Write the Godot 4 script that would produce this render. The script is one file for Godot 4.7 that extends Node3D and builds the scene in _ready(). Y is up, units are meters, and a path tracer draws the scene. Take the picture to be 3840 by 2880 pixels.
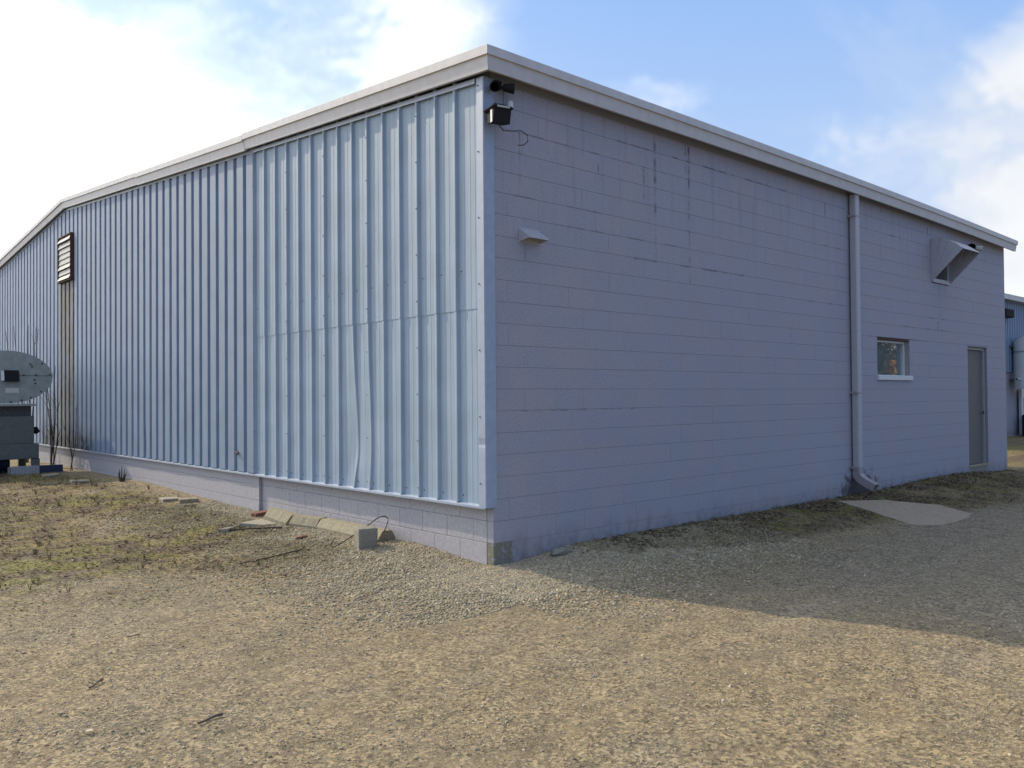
extends Node3D
# World axes: the visible corner of the building stands at the origin, its block wall runs along +x (facing +z),
# its gable wall along -z (facing -x). Metres, y up.

const EXPO := 1.25
const SLOPE := 0.083
const RIDGE := -13.5
const LEN_X := 13.25
const DEEP := 27.0
const SOFFIT := 4.42

var rng := RandomNumberGenerator.new()
var PAD := PackedVector2Array([Vector2(6.0, 0.20), Vector2(6.76, 0.50), Vector2(7.25, 1.05), Vector2(7.0, 1.55), Vector2(6.5, 1.66), Vector2(5.70, 1.68), Vector2(5.50, 1.36), Vector2(5.72, 0.85)])
var M := {}
var used := {}
var big := FastNoiseLite.new()
var mid := FastNoiseLite.new()
var fine := FastNoiseLite.new()

# ------------------------------------------------------------------ mesh helper
class Shape:
	var v := PackedVector3Array()
	var n := PackedVector3Array()
	var t := PackedVector2Array()
	var c := PackedColorArray()
	var ix := PackedInt32Array()
	var tint := Color(1, 1, 1)
	func quad(a: Vector3, b: Vector3, cc: Vector3, d: Vector3, ua := Vector2.ZERO, ub := Vector2.ZERO, uc := Vector2.ZERO, ud := Vector2.ZERO) -> void:
		# a b c d run counter-clockwise seen from outside
		var nn := (b - a).cross(cc - a)
		if nn.length_squared() < 1e-16: nn = (cc - a).cross(d - a)
		nn = nn.normalized()
		var s := v.size()
		v.append(a); v.append(b); v.append(cc); v.append(d)
		for k in 4: n.append(nn); c.append(tint)
		t.append(ua); t.append(ub); t.append(uc); t.append(ud)
		for k in [0, 2, 1, 0, 3, 2]: ix.append(s + k)
	func tri(a: Vector3, b: Vector3, cc: Vector3) -> void:
		var nn := (b - a).cross(cc - a).normalized()
		var s := v.size()
		v.append(a); v.append(b); v.append(cc)
		for k in 3: n.append(nn); c.append(tint); t.append(Vector2.ZERO)
		for k in [0, 2, 1]: ix.append(s + k)
	func hexa(p: Array) -> void:
		# p: 0-3 bottom ring counter-clockwise seen from above, 4-7 top ring
		quad(p[3], p[2], p[1], p[0]); quad(p[4], p[5], p[6], p[7])
		for k in 4:
			var m := (k + 1) % 4
			quad(p[k], p[m], p[m + 4], p[k + 4])
	func box(a: Vector3, b: Vector3) -> void:
		hexa([Vector3(a.x, a.y, b.z), Vector3(b.x, a.y, b.z), Vector3(b.x, a.y, a.z), Vector3(a.x, a.y, a.z),
			Vector3(a.x, b.y, b.z), Vector3(b.x, b.y, b.z), Vector3(b.x, b.y, a.z), Vector3(a.x, b.y, a.z)])
	func bevel_box(a: Vector3, b: Vector3, r: float) -> void:
		# a box whose twelve edges are chamfered by r
		var ctr := (a + b) * 0.5
		var h := (b - a) * 0.5
		var ax := [Vector3(1, 0, 0), Vector3(0, 1, 0), Vector3(0, 0, 1)]
		for k in 3:
			var u: Vector3 = ax[(k + 1) % 3]; var w: Vector3 = ax[(k + 2) % 3]; var o: Vector3 = ax[k]
			var hu := h.dot(u) - r; var hw := h.dot(w) - r; var ho := h.dot(o)
			for s in [1.0, -1.0]:
				var q := [ctr + o * ho * s - u * hu - w * hw * s, ctr + o * ho * s + u * hu - w * hw * s, ctr + o * ho * s + u * hu + w * hw * s, ctr + o * ho * s - u * hu + w * hw * s]
				quad(q[0], q[1], q[2], q[3])
			for su in [1.0, -1.0]:
				for sw in [1.0, -1.0]:
					var e1: Vector3 = ctr + u * (hu + r) * su + w * hw * sw
					var e2: Vector3 = ctr + u * hu * su + w * (hw + r) * sw
					var lo := -o * (ho - r); var hi := o * (ho - r)
					if su * sw > 0: quad(e1 + lo, e2 + lo, e2 + hi, e1 + hi)
					else: quad(e2 + lo, e1 + lo, e1 + hi, e2 + hi)
		for sx in [1.0, -1.0]:
			for sy in [1.0, -1.0]:
				for sz in [1.0, -1.0]:
					var p1 := ctr + Vector3(h.x * sx, (h.y - r) * sy, (h.z - r) * sz)
					var p2 := ctr + Vector3((h.x - r) * sx, h.y * sy, (h.z - r) * sz)
					var p3 := ctr + Vector3((h.x - r) * sx, (h.y - r) * sy, h.z * sz)
					if sx * sy * sz > 0: tri(p1, p2, p3)
					else: tri(p1, p3, p2)
	func tube(path: Array, rad: Array, sides := 6) -> void:
		var rings := []
		for k in path.size():
			var dir: Vector3 = (path[min(k + 1, path.size() - 1)] - path[max(k - 1, 0)]).normalized()
			var u := dir.cross(Vector3(0.13, 0.97, 0.2)).normalized()
			if u.length() < 0.1: u = dir.cross(Vector3(1, 0, 0)).normalized()
			var w := dir.cross(u)
			var s := v.size()
			for j in sides:
				var an := TAU * j / sides
				var nn := u * cos(an) + w * sin(an)
				v.append(path[k] + nn * rad[k]); n.append(nn); t.append(Vector2.ZERO); c.append(tint)
			rings.append(s)
		for k in path.size() - 1:
			for j in sides:
				var m := (j + 1) % sides
				var a: int = rings[k] + j; var b: int = rings[k] + m; var d: int = rings[k + 1] + j; var e: int = rings[k + 1] + m
				for q in [a, d, e, a, e, b]: ix.append(q)
		for e in [0, path.size() - 1]:
			for j in range(1, sides - 1):
				var s := v.size()
				for q in [0, j, j + 1]:
					v.append(v[rings[e] + q]); n.append((path[e] - path[1 if e == 0 else e - 1]).normalized()); t.append(Vector2.ZERO); c.append(tint)
				for q in ([0, 1, 2] if e > 0 else [0, 2, 1]): ix.append(s + q)
	func prism(poly: Array, a: Vector3, u: Vector3, w: Vector3, depth: Vector3) -> void:
		# poly: 2D points counter-clockwise in the (u, w) plane seen from u x w; extruded by depth (against u x w)
		var pv := PackedVector2Array(poly)
		for q in range(0, Geometry2D.triangulate_polygon(pv).size(), 3):
			var tr := Geometry2D.triangulate_polygon(pv)
			var p1 := a + u * pv[tr[q]].x + w * pv[tr[q]].y
			var p2 := a + u * pv[tr[q + 1]].x + w * pv[tr[q + 1]].y
			var p3 := a + u * pv[tr[q + 2]].x + w * pv[tr[q + 2]].y
			if (p2 - p1).cross(p3 - p1).dot(u.cross(w)) < 0:
				var h := p2; p2 = p3; p3 = h
			tri(p1, p2, p3); tri(p1 + depth, p3 + depth, p2 + depth)
		for k in pv.size():
			var m := (k + 1) % pv.size()
			var b := a + u * pv[k].x + w * pv[k].y
			var e := a + u * pv[m].x + w * pv[m].y
			quad(e, b, b + depth, e + depth)
	func mesh() -> ArrayMesh:
		var arr := []
		arr.resize(Mesh.ARRAY_MAX)
		arr[Mesh.ARRAY_VERTEX] = v; arr[Mesh.ARRAY_NORMAL] = n; arr[Mesh.ARRAY_TEX_UV] = t
		arr[Mesh.ARRAY_COLOR] = c; arr[Mesh.ARRAY_INDEX] = ix
		var m := ArrayMesh.new()
		m.add_surface_from_arrays(Mesh.PRIMITIVE_TRIANGLES, arr)
		return m

# ------------------------------------------------------------------ node helpers
func numbered(called: String) -> String:
	if not used.has(called):
		used[called] = 0
		return called
	used[called] += 1
	return "%s_%03d" % [called, used[called]]

func thing(called: String, label: String, category: String, at := Vector3.ZERO, turn := 0.0, group := "") -> Node3D:
	var o := Node3D.new()
	o.name = numbered(called)
	add_child(o)
	o.position = at; o.rotation.y = turn
	tag(o, label, category, group)
	return o

func tag(o: Node, label: String, category: String, group := "") -> void:
	o.set_meta("label", label); o.set_meta("category", category)
	if group: o.set_meta("group", group)

func part(called: String, mesh: Mesh, material: Material, parent: Node, at := Vector3.ZERO) -> MeshInstance3D:
	var o := MeshInstance3D.new()
	o.mesh = mesh
	o.material_override = material
	if parent == self:
		o.name = numbered(called)
		add_child(o)
	else:
		o.name = called
		parent.add_child(o, true)
	o.position = at
	return o

# ------------------------------------------------------------------ textures and materials
func lin(r: float, g: float, b: float) -> Color:
	return Color(r, g, b).linear_to_srgb()

func noise_img(size: int, freq: float, oct: int, sd: int, kind := FastNoiseLite.TYPE_SIMPLEX_SMOOTH) -> Image:
	var f := FastNoiseLite.new()
	f.noise_type = kind
	f.seed = sd; f.frequency = freq; f.fractal_octaves = oct
	f.cellular_return_type = FastNoiseLite.RETURN_CELL_VALUE
	return f.get_seamless_image(size, size, false, false, 0.12)

func grey_tex(size: int, freq: float, oct: int, sd: int, lo: float, hi: float) -> ImageTexture:
	var src := noise_img(size, freq, oct, sd)
	src.convert(Image.FORMAT_L8)
	var d := src.get_data()
	for k in d.size(): d[k] = int(255.0 * lerpf(lo, hi, d[k] / 255.0))
	var im := Image.create_from_data(size, size, false, Image.FORMAT_L8, d)
	im.convert(Image.FORMAT_RGB8)
	return ImageTexture.create_from_image(im)

func normal_tex(size: int, freq: float, oct: int, sd: int, strength: float) -> ImageTexture:
	var src := noise_img(size, freq, oct, sd)
	src.convert(Image.FORMAT_RGBA8)
	src.bump_map_to_normal_map(strength)
	return ImageTexture.create_from_image(src)

func mat(col: Color, rough: float, tex: Texture2D = null, scale := 1.0, nrm: Texture2D = null, nscale := 0.5, metal := 0.0) -> StandardMaterial3D:
	var m := StandardMaterial3D.new()
	m.albedo_color = col
	m.roughness = rough
	m.metallic = metal
	if tex: m.albedo_texture = tex
	if nrm:
		m.normal_enabled = true
		m.normal_texture = nrm
		m.normal_scale = nscale
	m.uv1_triplanar = true
	m.uv1_world_triplanar = true
	m.uv1_scale = Vector3.ONE * scale
	return m

func wall_texture() -> ImageTexture:
	# paint of the block wall in wall space: 13.4 m by 4.6 m, row 0 at the top
	var w := 2000; var h := 690
	var im := Image.create(w, h, false, Image.FORMAT_RGB8)
	var blot := FastNoiseLite.new(); blot.seed = 5; blot.frequency = 0.010; blot.fractal_octaves = 4
	var run := FastNoiseLite.new(); run.seed = 9; run.frequency = 0.05; run.fractal_octaves = 3
	var grain := FastNoiseLite.new(); grain.seed = 11; grain.frequency = 0.35; grain.fractal_octaves = 2
	for j in h:
		var y := 4.6 * (1.0 - (j + 0.5) / h)
		for i in w:
			var x := 13.4 * (i + 0.5) / w
			var b := blot.get_noise_2d(i, j)
			var g := grain.get_noise_2d(i, j)
			var r1 := run.get_noise_2d(i, j * 0.06)
			var c := Color(0.93, 0.93, 0.93)
			# sun-bleached pinkish patches against bluer, better kept paint
			var pk := smoothstep(-0.05, 0.35, b + 0.10 * sin(y * 1.3 + 0.6))
			c = c.lerp(Color(1.0, 0.935, 0.90), pk * 0.38)
			c = c * (1.0 + g * 0.10)
			# faint weather runs below the eave
			if r1 > 0.22: c = c * (1.0 - minf(r1 - 0.22, 0.3) * 0.14 * smoothstep(2.4, 4.2, y))
			# soil splashed up along the foot, ragged
			var up := 0.16 + 0.12 * blot.get_noise_2d(i * 2.2, 900.0) + 0.10 * g
			if y < up + 0.10: c = c.lerp(Color(0.50, 0.47, 0.40), clampf((up + 0.10 - y) * 3.0, 0, 1) * clampf(0.38 + run.get_noise_2d(i * 1.2, j * 1.2) * 0.5 + g * 0.5, 0, 0.6))
			im.set_pixel(i, j, c)
	# dark streaks down the cracked joints, as seen in the photograph: x, top, bottom, width in px, strength
	for s in [[2.375, 4.40, 3.02, 4, 0.45], [2.18, 4.0, 3.55, 3, 0.30], [2.99, 4.38, 2.80, 3, 0.38], [2.93, 4.40, 4.05, 2, 0.5], [4.75, 4.2, 3.9, 2, 0.45], [5.2, 4.05, 3.85, 2, 0.4], [6.15, 4.2, 3.85, 2, 0.4], [9.78, 4.45, 4.12, 3, 0.6], [9.62, 4.3, 4.12, 2, 0.5], [7.9, 4.4, 4.05, 2, 0.35], [8.55, 4.35, 3.7, 3, 0.22], [0.36, 4.0, 3.4, 2, 0.2], [0.42, 2.98, 2.6, 3, 0.15], [10.1, 3.38, 2.6, 6, 0.14], [10.0, 2.75, 2.52, 5, 0.30], [1.45, 3.9, 3.75, 2, 0.3]]:
		var i0 := int(s[0] / 13.4 * w)
		var j0 := int((1.0 - s[1] / 4.6) * h); var j1 := int((1.0 - s[2] / 4.6) * h)
		for j in range(max(j0, 0), j1):
			var wob := int(1.6 * run.get_noise_2d(j * 2.0, i0))
			for q in range(-s[3], s[3] + 1):
				var k: float = s[4] * (1.0 - absf(q) / (s[3] + 1.0)) * (0.55 + 0.9 * absf(run.get_noise_2d(j * 3.0, i0 + 70 + q))) * (1.0 - 0.85 * float(j - j0) / float(j1 - j0)) * clampf(0.35 + 2.0 * run.get_noise_2d(j * 0.7, i0 * 2.0), 0.15, 1.2)
				var ii: int = clampi(i0 + q + wob, 0, w - 1)
				im.set_pixel(ii, j, im.get_pixel(ii, j).lerp(Color(0.30, 0.27, 0.26), clampf(k * 1.9, 0, 0.8)))
	# open, dirt-filled bed joints: y, from x, to x, strength
	for s in [[3.0, 2.0, 4.1, 0.5], [4.2, 2.7, 5.3, 0.55], [4.2, 1.7, 2.4, 0.4], [3.2, 0.9, 2.9, 0.25], [2.6, 8.6, 10.6, 0.4], [2.8, 9.6, 10.5, 0.45], [4.0, 7.2, 8.4, 0.4], [2.4, 7.2, 9.6, 0.5], [3.4, 0.2, 1.5, 0.3], [4.0, 0.3, 2.2, 0.3], [1.4, 0.3, 2.0, 0.25], [3.6, 5.9, 6.6, 0.3], [2.8, 5.6, 6.7, 0.35]]:
		var j0 := int((1.0 - s[0] / 4.6) * h)
		for i in range(int(s[1] / 13.4 * w), int(s[2] / 13.4 * w)):
			for q in range(-1, 2):
				var k: float = s[3] * clampf(0.15 + 2.2 * run.get_noise_2d(i * 0.45, j0 * 3.0), 0.0, 1.0) * (0.4 + 1.2 * absf(run.get_noise_2d(i * 1.3, j0 + q * 9)))
				im.set_pixel(i, j0 + q, im.get_pixel(i, j0 + q).lerp(Color(0.32, 0.28, 0.27), clampf(k, 0, 0.75)))
	# bare, unpainted block at the corner's foot and the rust-dirty patch under the spout
	for j in range(h - 31, h):
		for i in range(0, 34):
			if grain.get_noise_2d(i * 0.3, j * 0.3) > -0.35: im.set_pixel(i, j, Color(0.80, 0.79, 0.66) * (0.9 + 0.25 * grain.get_noise_2d(i, j)))
	for j in range(h - 75, h):
		for i in range(int(6.45 / 13.4 * w), int(7.75 / 13.4 * w)):
			var y2 := 4.6 * (1.0 - (j + 0.5) / h); var x2 := 13.4 * (i + 0.5) / w
			var k2 := 1.0 - Vector2((x2 - 7.05) / 0.62, (y2 - 0.12) / 0.33).length() + 0.5 * blot.get_noise_2d(i * 4.0, j * 4.0)
			if k2 > 0.0: im.set_pixel(i, j, im.get_pixel(i, j).lerp(Color(0.24, 0.23, 0.20), clampf(k2 * 1.3, 0, 0.72)))
	# bare cement patch under the door
	for j in range(int((1.0 - 0.225 / 4.6) * h), h - 10):
		for i in range(int(11.32 / 13.4 * w), int(12.23 / 13.4 * w)):
			im.set_pixel(i, j, Color(0.95, 0.90, 0.80) * (0.85 + 0.3 * grain.get_noise_2d(i, j)))
	im.generate_mipmaps()
	return ImageTexture.create_from_image(im)

func siding_texture() -> ImageTexture:
	# the gable's sheets, 27 m by 6 m, u along -z, v downwards from y = 6
	var w := 2048; var h := 560
	var im := Image.create(w, h, false, Image.FORMAT_RGB8)
	var a := FastNoiseLite.new(); a.seed = 21; a.frequency = 0.02; a.fractal_octaves = 4
	var s := FastNoiseLite.new(); s.seed = 22; s.frequency = 0.25; s.fractal_octaves = 2
	for j in h:
		var y := 6.0 * (1.0 - (j + 0.5) / h)
		for i in w:
			var z := 27.0 * (i + 0.5) / w
			var streak := s.get_noise_2d(i, j * 0.03)
			var c := Color(0.94, 0.94, 0.94) * (1.0 + 0.05 * a.get_noise_2d(i, j) + 0.04 * streak)
			# grease and rust washed out of the louver: brown, streaky, full strength right below it
			if z > 12.9 and z < 14.15 and y < 4.05:
				var k := smoothstep(12.9, 13.1, z) * (1.0 - smoothstep(13.95, 14.15, z))
				k *= 0.50 + 0.45 * streak + 0.35 * a.get_noise_2d(i * 3.0, j * 0.4)
				k *= lerpf(0.55, 1.25, smoothstep(0.9, 4.0, y + 0.9 * s.get_noise_2d(i * 0.9, 50.0)))
				c = c.lerp(Color(0.60, 0.42, 0.25), clampf(k * 1.05 + 0.25 * s.get_noise_2d(i * 0.6, j * 0.2), 0, 0.85))
			# dark soot-like dirt at the foot of that bay
			if z > 11.2 and z < 15.5 and y < 1.9:
				var k3 := (1.0 - smoothstep(0.55, 1.2 + 0.7 * s.get_noise_2d(i * 0.5, 8.0), y)) * smoothstep(11.3, 12.4, z)
				c = c.lerp(Color(0.20, 0.18, 0.16), clampf(k3 * (0.6 + 0.8 * a.get_noise_2d(i * 4.0, j * 2.0)), 0, 0.8))
			im.set_pixel(i, j, c)
	im.generate_mipmaps()
	return ImageTexture.create_from_image(im)

func ground_textures() -> Array:
	var n := 1024
	var cell := noise_img(n, 0.11, 1, 31, FastNoiseLite.TYPE_CELLULAR); cell.convert(Image.FORMAT_L8)
	var cell2 := noise_img(n, 0.24, 1, 32, FastNoiseLite.TYPE_CELLULAR); cell2.convert(Image.FORMAT_L8)
	var soft := noise_img(n, 0.02, 5, 33); soft.convert(Image.FORMAT_L8)
	var a := cell.get_data(); var b := cell2.get_data(); var s := soft.get_data()
	var rgb := PackedByteArray(); rgb.resize(n * n * 3)
	var hgt := PackedByteArray(); hgt.resize(n * n)
	for k in n * n:
		var va := a[k] / 255.0; var vb := b[k] / 255.0; var vs := s[k] / 255.0
		var l := 0.58 + 0.26 * vb + 0.10 * (vs - 0.5) * 2.0
		if va > 0.72: l = 0.46 + 0.50 * va
		elif va < 0.10: l *= 0.74
		var warm := 0.5 + 0.5 * sin(va * 31.0 + vb * 7.0)
		rgb[k * 3] = clampi(int(255 * l * (0.98 + 0.04 * warm)), 0, 255)
		rgb[k * 3 + 1] = clampi(int(255 * l * (0.96 + 0.01 * warm)), 0, 255)
		rgb[k * 3 + 2] = clampi(int(255 * l * (0.96 - 0.09 * warm)), 0, 255)
		hgt[k] = clampi(int(255 * (0.25 + 0.3 * vb + (0.35 if va > 0.62 else 0.0))), 0, 255)
	var t1 := ImageTexture.create_from_image(Image.create_from_data(n, n, false, Image.FORMAT_RGB8, rgb))
	var hi := Image.create_from_data(n, n, false, Image.FORMAT_L8, hgt)
	hi.convert(Image.FORMAT_RGBA8)
	hi.bump_map_to_normal_map(2.5)
	return [t1, ImageTexture.create_from_image(hi)]

func make_sky() -> Sky:
	# thin bright cloud toward the low sun, clear blue beside it, a bank of pale cirrus low on the right; air and cloud only
	var w := 1536; var h := 768
	var im := Image.create(w, h, false, Image.FORMAT_RGBF)
	var f1 := FastNoiseLite.new(); f1.seed = 41; f1.frequency = 0.55; f1.fractal_octaves = 6; f1.fractal_gain = 0.52
	f1.domain_warp_enabled = true; f1.domain_warp_amplitude = 0.8; f1.domain_warp_frequency = 0.4
	var f2 := FastNoiseLite.new(); f2.seed = 44; f2.frequency = 0.22; f2.fractal_octaves = 3
	var sd := -sun_dir()
	for j in h:
		var el := PI * (0.5 - (j + 0.5) / h)
		for i in w:
			if el < -0.03:
				im.set_pixel(i, j, Color(0.30, 0.27, 0.22))
				continue
			var az := wrapf(TAU * (i + 0.5) / w, -PI, PI)       # from -z towards +x
			var d := Vector3(sin(az) * cos(el), sin(el), -cos(az) * cos(el))
			var g := rad_to_deg(acos(clampf(d.dot(sd), -1, 1)))
			var up := maxf(d.y, 0.0)
			var sky := Color(0.70, 0.82, 0.96).lerp(Color(0.20, 0.42, 0.86), pow(clampf(up * 1.9, 0, 1), 0.75))
			sky = sky.lerp(Color(0.15, 0.31, 0.68), smoothstep(0.5, 1.0, up))
			sky = sky.lerp(Color(0.16, 0.35, 0.78) * lerpf(1.25, 0.8, up), 0.8 * smoothstep(70.0, 120.0, g))   # clear air is deepest opposite the sun
			var q := Vector2(d.x, -d.z) / (up + 0.22)
			var n := f1.get_noise_2d(q.x * 1.15, q.y * 1.15)
			var m := f2.get_noise_2d(q.x + 7.0, q.y)
			var azd := rad_to_deg(az)
			var eld := rad_to_deg(el)
			# cloud amount over the dome: heavy toward the sun, open to its right, a low bank further right
			var bias := -0.12 + m * 0.5
			var west := 1.0 - smoothstep(35.0, 50.0, azd + (eld - 25.0) * -0.35)
			var near := 1.0 - smoothstep(50.0, 110.0, absf(azd - 15.0))
			bias += 0.85 * smoothstep(40.0, 62.0, eld)
			bias = lerpf(bias, lerpf(-0.34, 0.33, west), near)
			var rim := 17.0 + (azd - 62.0) * 0.42
			var bank := smoothstep(50.0, 66.0, azd) * (1.0 - smoothstep(rim - 5.0, rim + 4.0, eld)) * (1.0 - smoothstep(95.0, 125.0, azd))
			bias += 0.75 * bank
			var cl := smoothstep(-0.10, 0.48, n * 0.9 + bias)
			var wisp := 0.22 * smoothstep(0.0, 0.5, f1.get_noise_2d(q.x * 0.7 + 30.0, q.y * 2.6))
			cl = clampf(cl + wisp, 0, 1)
			cl *= 1.0 - 0.62 * west * near * smoothstep(0.02, 0.34, f1.get_noise_2d(q.x * 1.3 - 17.0, q.y * 2.1 + 5.0))
			var glow := 2.6 * exp(-pow(g / 30.0, 2.0)) + 0.5 * exp(-g / 50.0)
			glow *= lerpf(2.5, 0.85, smoothstep(8.0, 45.0, eld))   # the bright haze lies low around the sun
			var white := Color(0.90, 0.93, 0.97) * (0.80 + 0.22 * n) * lerpf(1.0, 0.80, smoothstep(80.0, 130.0, g)) + Color(1.0, 0.98, 0.95) * glow * 0.85
			sky = sky + Color(1.0, 0.98, 0.95) * glow * 0.16
			var c := sky.lerp(white, cl * 0.94)
			im.set_pixel(i, j, Color(c.r, c.g, c.b))
	var pm := PanoramaSkyMaterial.new()
	pm.panorama = ImageTexture.create_from_image(im)
	var s := Sky.new()
	s.sky_material = pm
	return s

func sun_dir() -> Vector3:
	var a := deg_to_rad(14.0); var e := deg_to_rad(34.0)
	return Vector3(sin(a) * cos(e), -sin(e), cos(a) * cos(e))

# ------------------------------------------------------------------ ground shape
func gh(x: float, z: float) -> float:
	var dx := maxf(maxf(-x, x - LEN_X), 0.0)
	var dz := maxf(maxf(z, -z - DEEP), 0.0)
	var d := Vector2(dx, dz).length()
	var hr := 0.0
	if z >= 0.0 and dx <= dz:
		hr = 0.075 * smoothstep(0.1, 1.2, x) + 0.05 * smoothstep(7.0, 9.7, x) - 0.10 * smoothstep(10.5, 13.2, x)
	else:
		hr = 0.06 * smoothstep(0.1, 1.2, -z) + 0.08 * smoothstep(5.0, 9.0, -z)
	if z > -0.001 and x < 0.0: hr = 0.0
	var reach := 1.6 + 4.0 * smoothstep(1.0, 8.0, -z)
	var h := lerpf(hr, -0.070, smoothstep(0.0, reach, d)) + 0.030 * smoothstep(1.6, 3.2, d)
	h += 0.02 * mid.get_noise_2d(x, z) * smoothstep(0.1, 0.8, d)
	# shallow wheel ruts in the drive along the block wall
	if z > 1.6 and z < 5.2 and x > -2.0:
		h -= 0.012 * exp(-pow((z - 2.55 - 0.10 * sin(x * 0.5)) / 0.16, 2)) + 0.010 * exp(-pow((z - 3.9 - 0.12 * sin(x * 0.4)) / 0.18, 2))
	return h

func on_pad(x: float, z: float) -> bool:
	return Geometry2D.is_point_in_polygon(Vector2(x, z), PAD)

func veg(x: float, z: float) -> float:
	# 0 bare gravel, 1 moss, dead grass and litter
	var n := big.get_noise_2d(x, z) * 0.9 + mid.get_noise_2d(x * 1.7, z * 1.7) * 0.55
	var left := smoothstep(0.4, 3.0, -z - 0.15 * absf(x + 1.5)) * smoothstep(0.15, 0.9, -x) * (1.0 - smoothstep(9.0, 14.0, -x))
	var right := 0.0
	if x > 0.6 and z > -0.1:
		var w := 0.55 + 0.55 * smoothstep(0.8, 4.0, x) + 0.5 * smoothstep(4.0, 9.0, x)
		right = (1.0 - smoothstep(w * 0.7, w * 1.15, z + 0.25 * n)) * smoothstep(0.6, 1.8, x)
	if x > LEN_X: right = maxf(right, smoothstep(13.0, 17.0, x) * (1.0 - smoothstep(1.0, 3.5, z)))
	return clampf(maxf(left * clampf(0.72 + n * 1.1, 0, 1), right * clampf(0.75 + n * 0.8, 0, 1)), 0, 1)

func _ready() -> void:
	rng.seed = 7
	big.seed = 3; big.frequency = 0.45; big.fractal_octaves = 3
	mid.seed = 4; mid.frequency = 1.3; mid.fractal_octaves = 4
	fine.seed = 6; fine.frequency = 6.0; fine.fractal_octaves = 2

	# ---- camera, sky, sun, exposure
	var cam := Camera3D.new()
	cam.name = "camera"
	var r := Vector3(0.742646, -0.007946, 0.669630).normalized()
	var fw := Vector3(0.669699, 0.015528, -0.742471).normalized()
	var u := r.cross(fw).normalized()
	r = fw.cross(u).normalized()
	cam.transform = Transform3D(Basis(r, u, -fw), Vector3(-4.97422, 1.52511, 5.78010))
	cam.fov = 48.948
	cam.near = 0.05; cam.far = 900.0
	add_child(cam)
	cam.current = true
	var env := Environment.new()
	env.background_mode = Environment.BG_SKY
	env.sky = make_sky()
	env.background_energy_multiplier = 1.0 / EXPO
	env.tonemap_mode = Environment.TONE_MAPPER_LINEAR
	env.tonemap_exposure = EXPO
	env.sdfgi_enabled = true; env.ssao_enabled = true; env.ssil_enabled = true
	var we := WorldEnvironment.new()
	we.name = "world_environment"
	we.environment = env
	add_child(we)
	var sun := DirectionalLight3D.new()
	sun.name = "sun"
	sun.light_energy = 0.93
	sun.light_color = Color(1.0, 0.93, 0.82)
	sun.light_angular_distance = 0.6
	sun.shadow_enabled = true
	add_child(sun)
	sun.look_at_from_position(Vector3.ZERO, sun_dir(), Vector3.UP)

	make_materials()
	make_ground()
	make_building()
	make_neighbour()
	make_trees_behind()
	make_yard_things()
	make_scatter()

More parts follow.
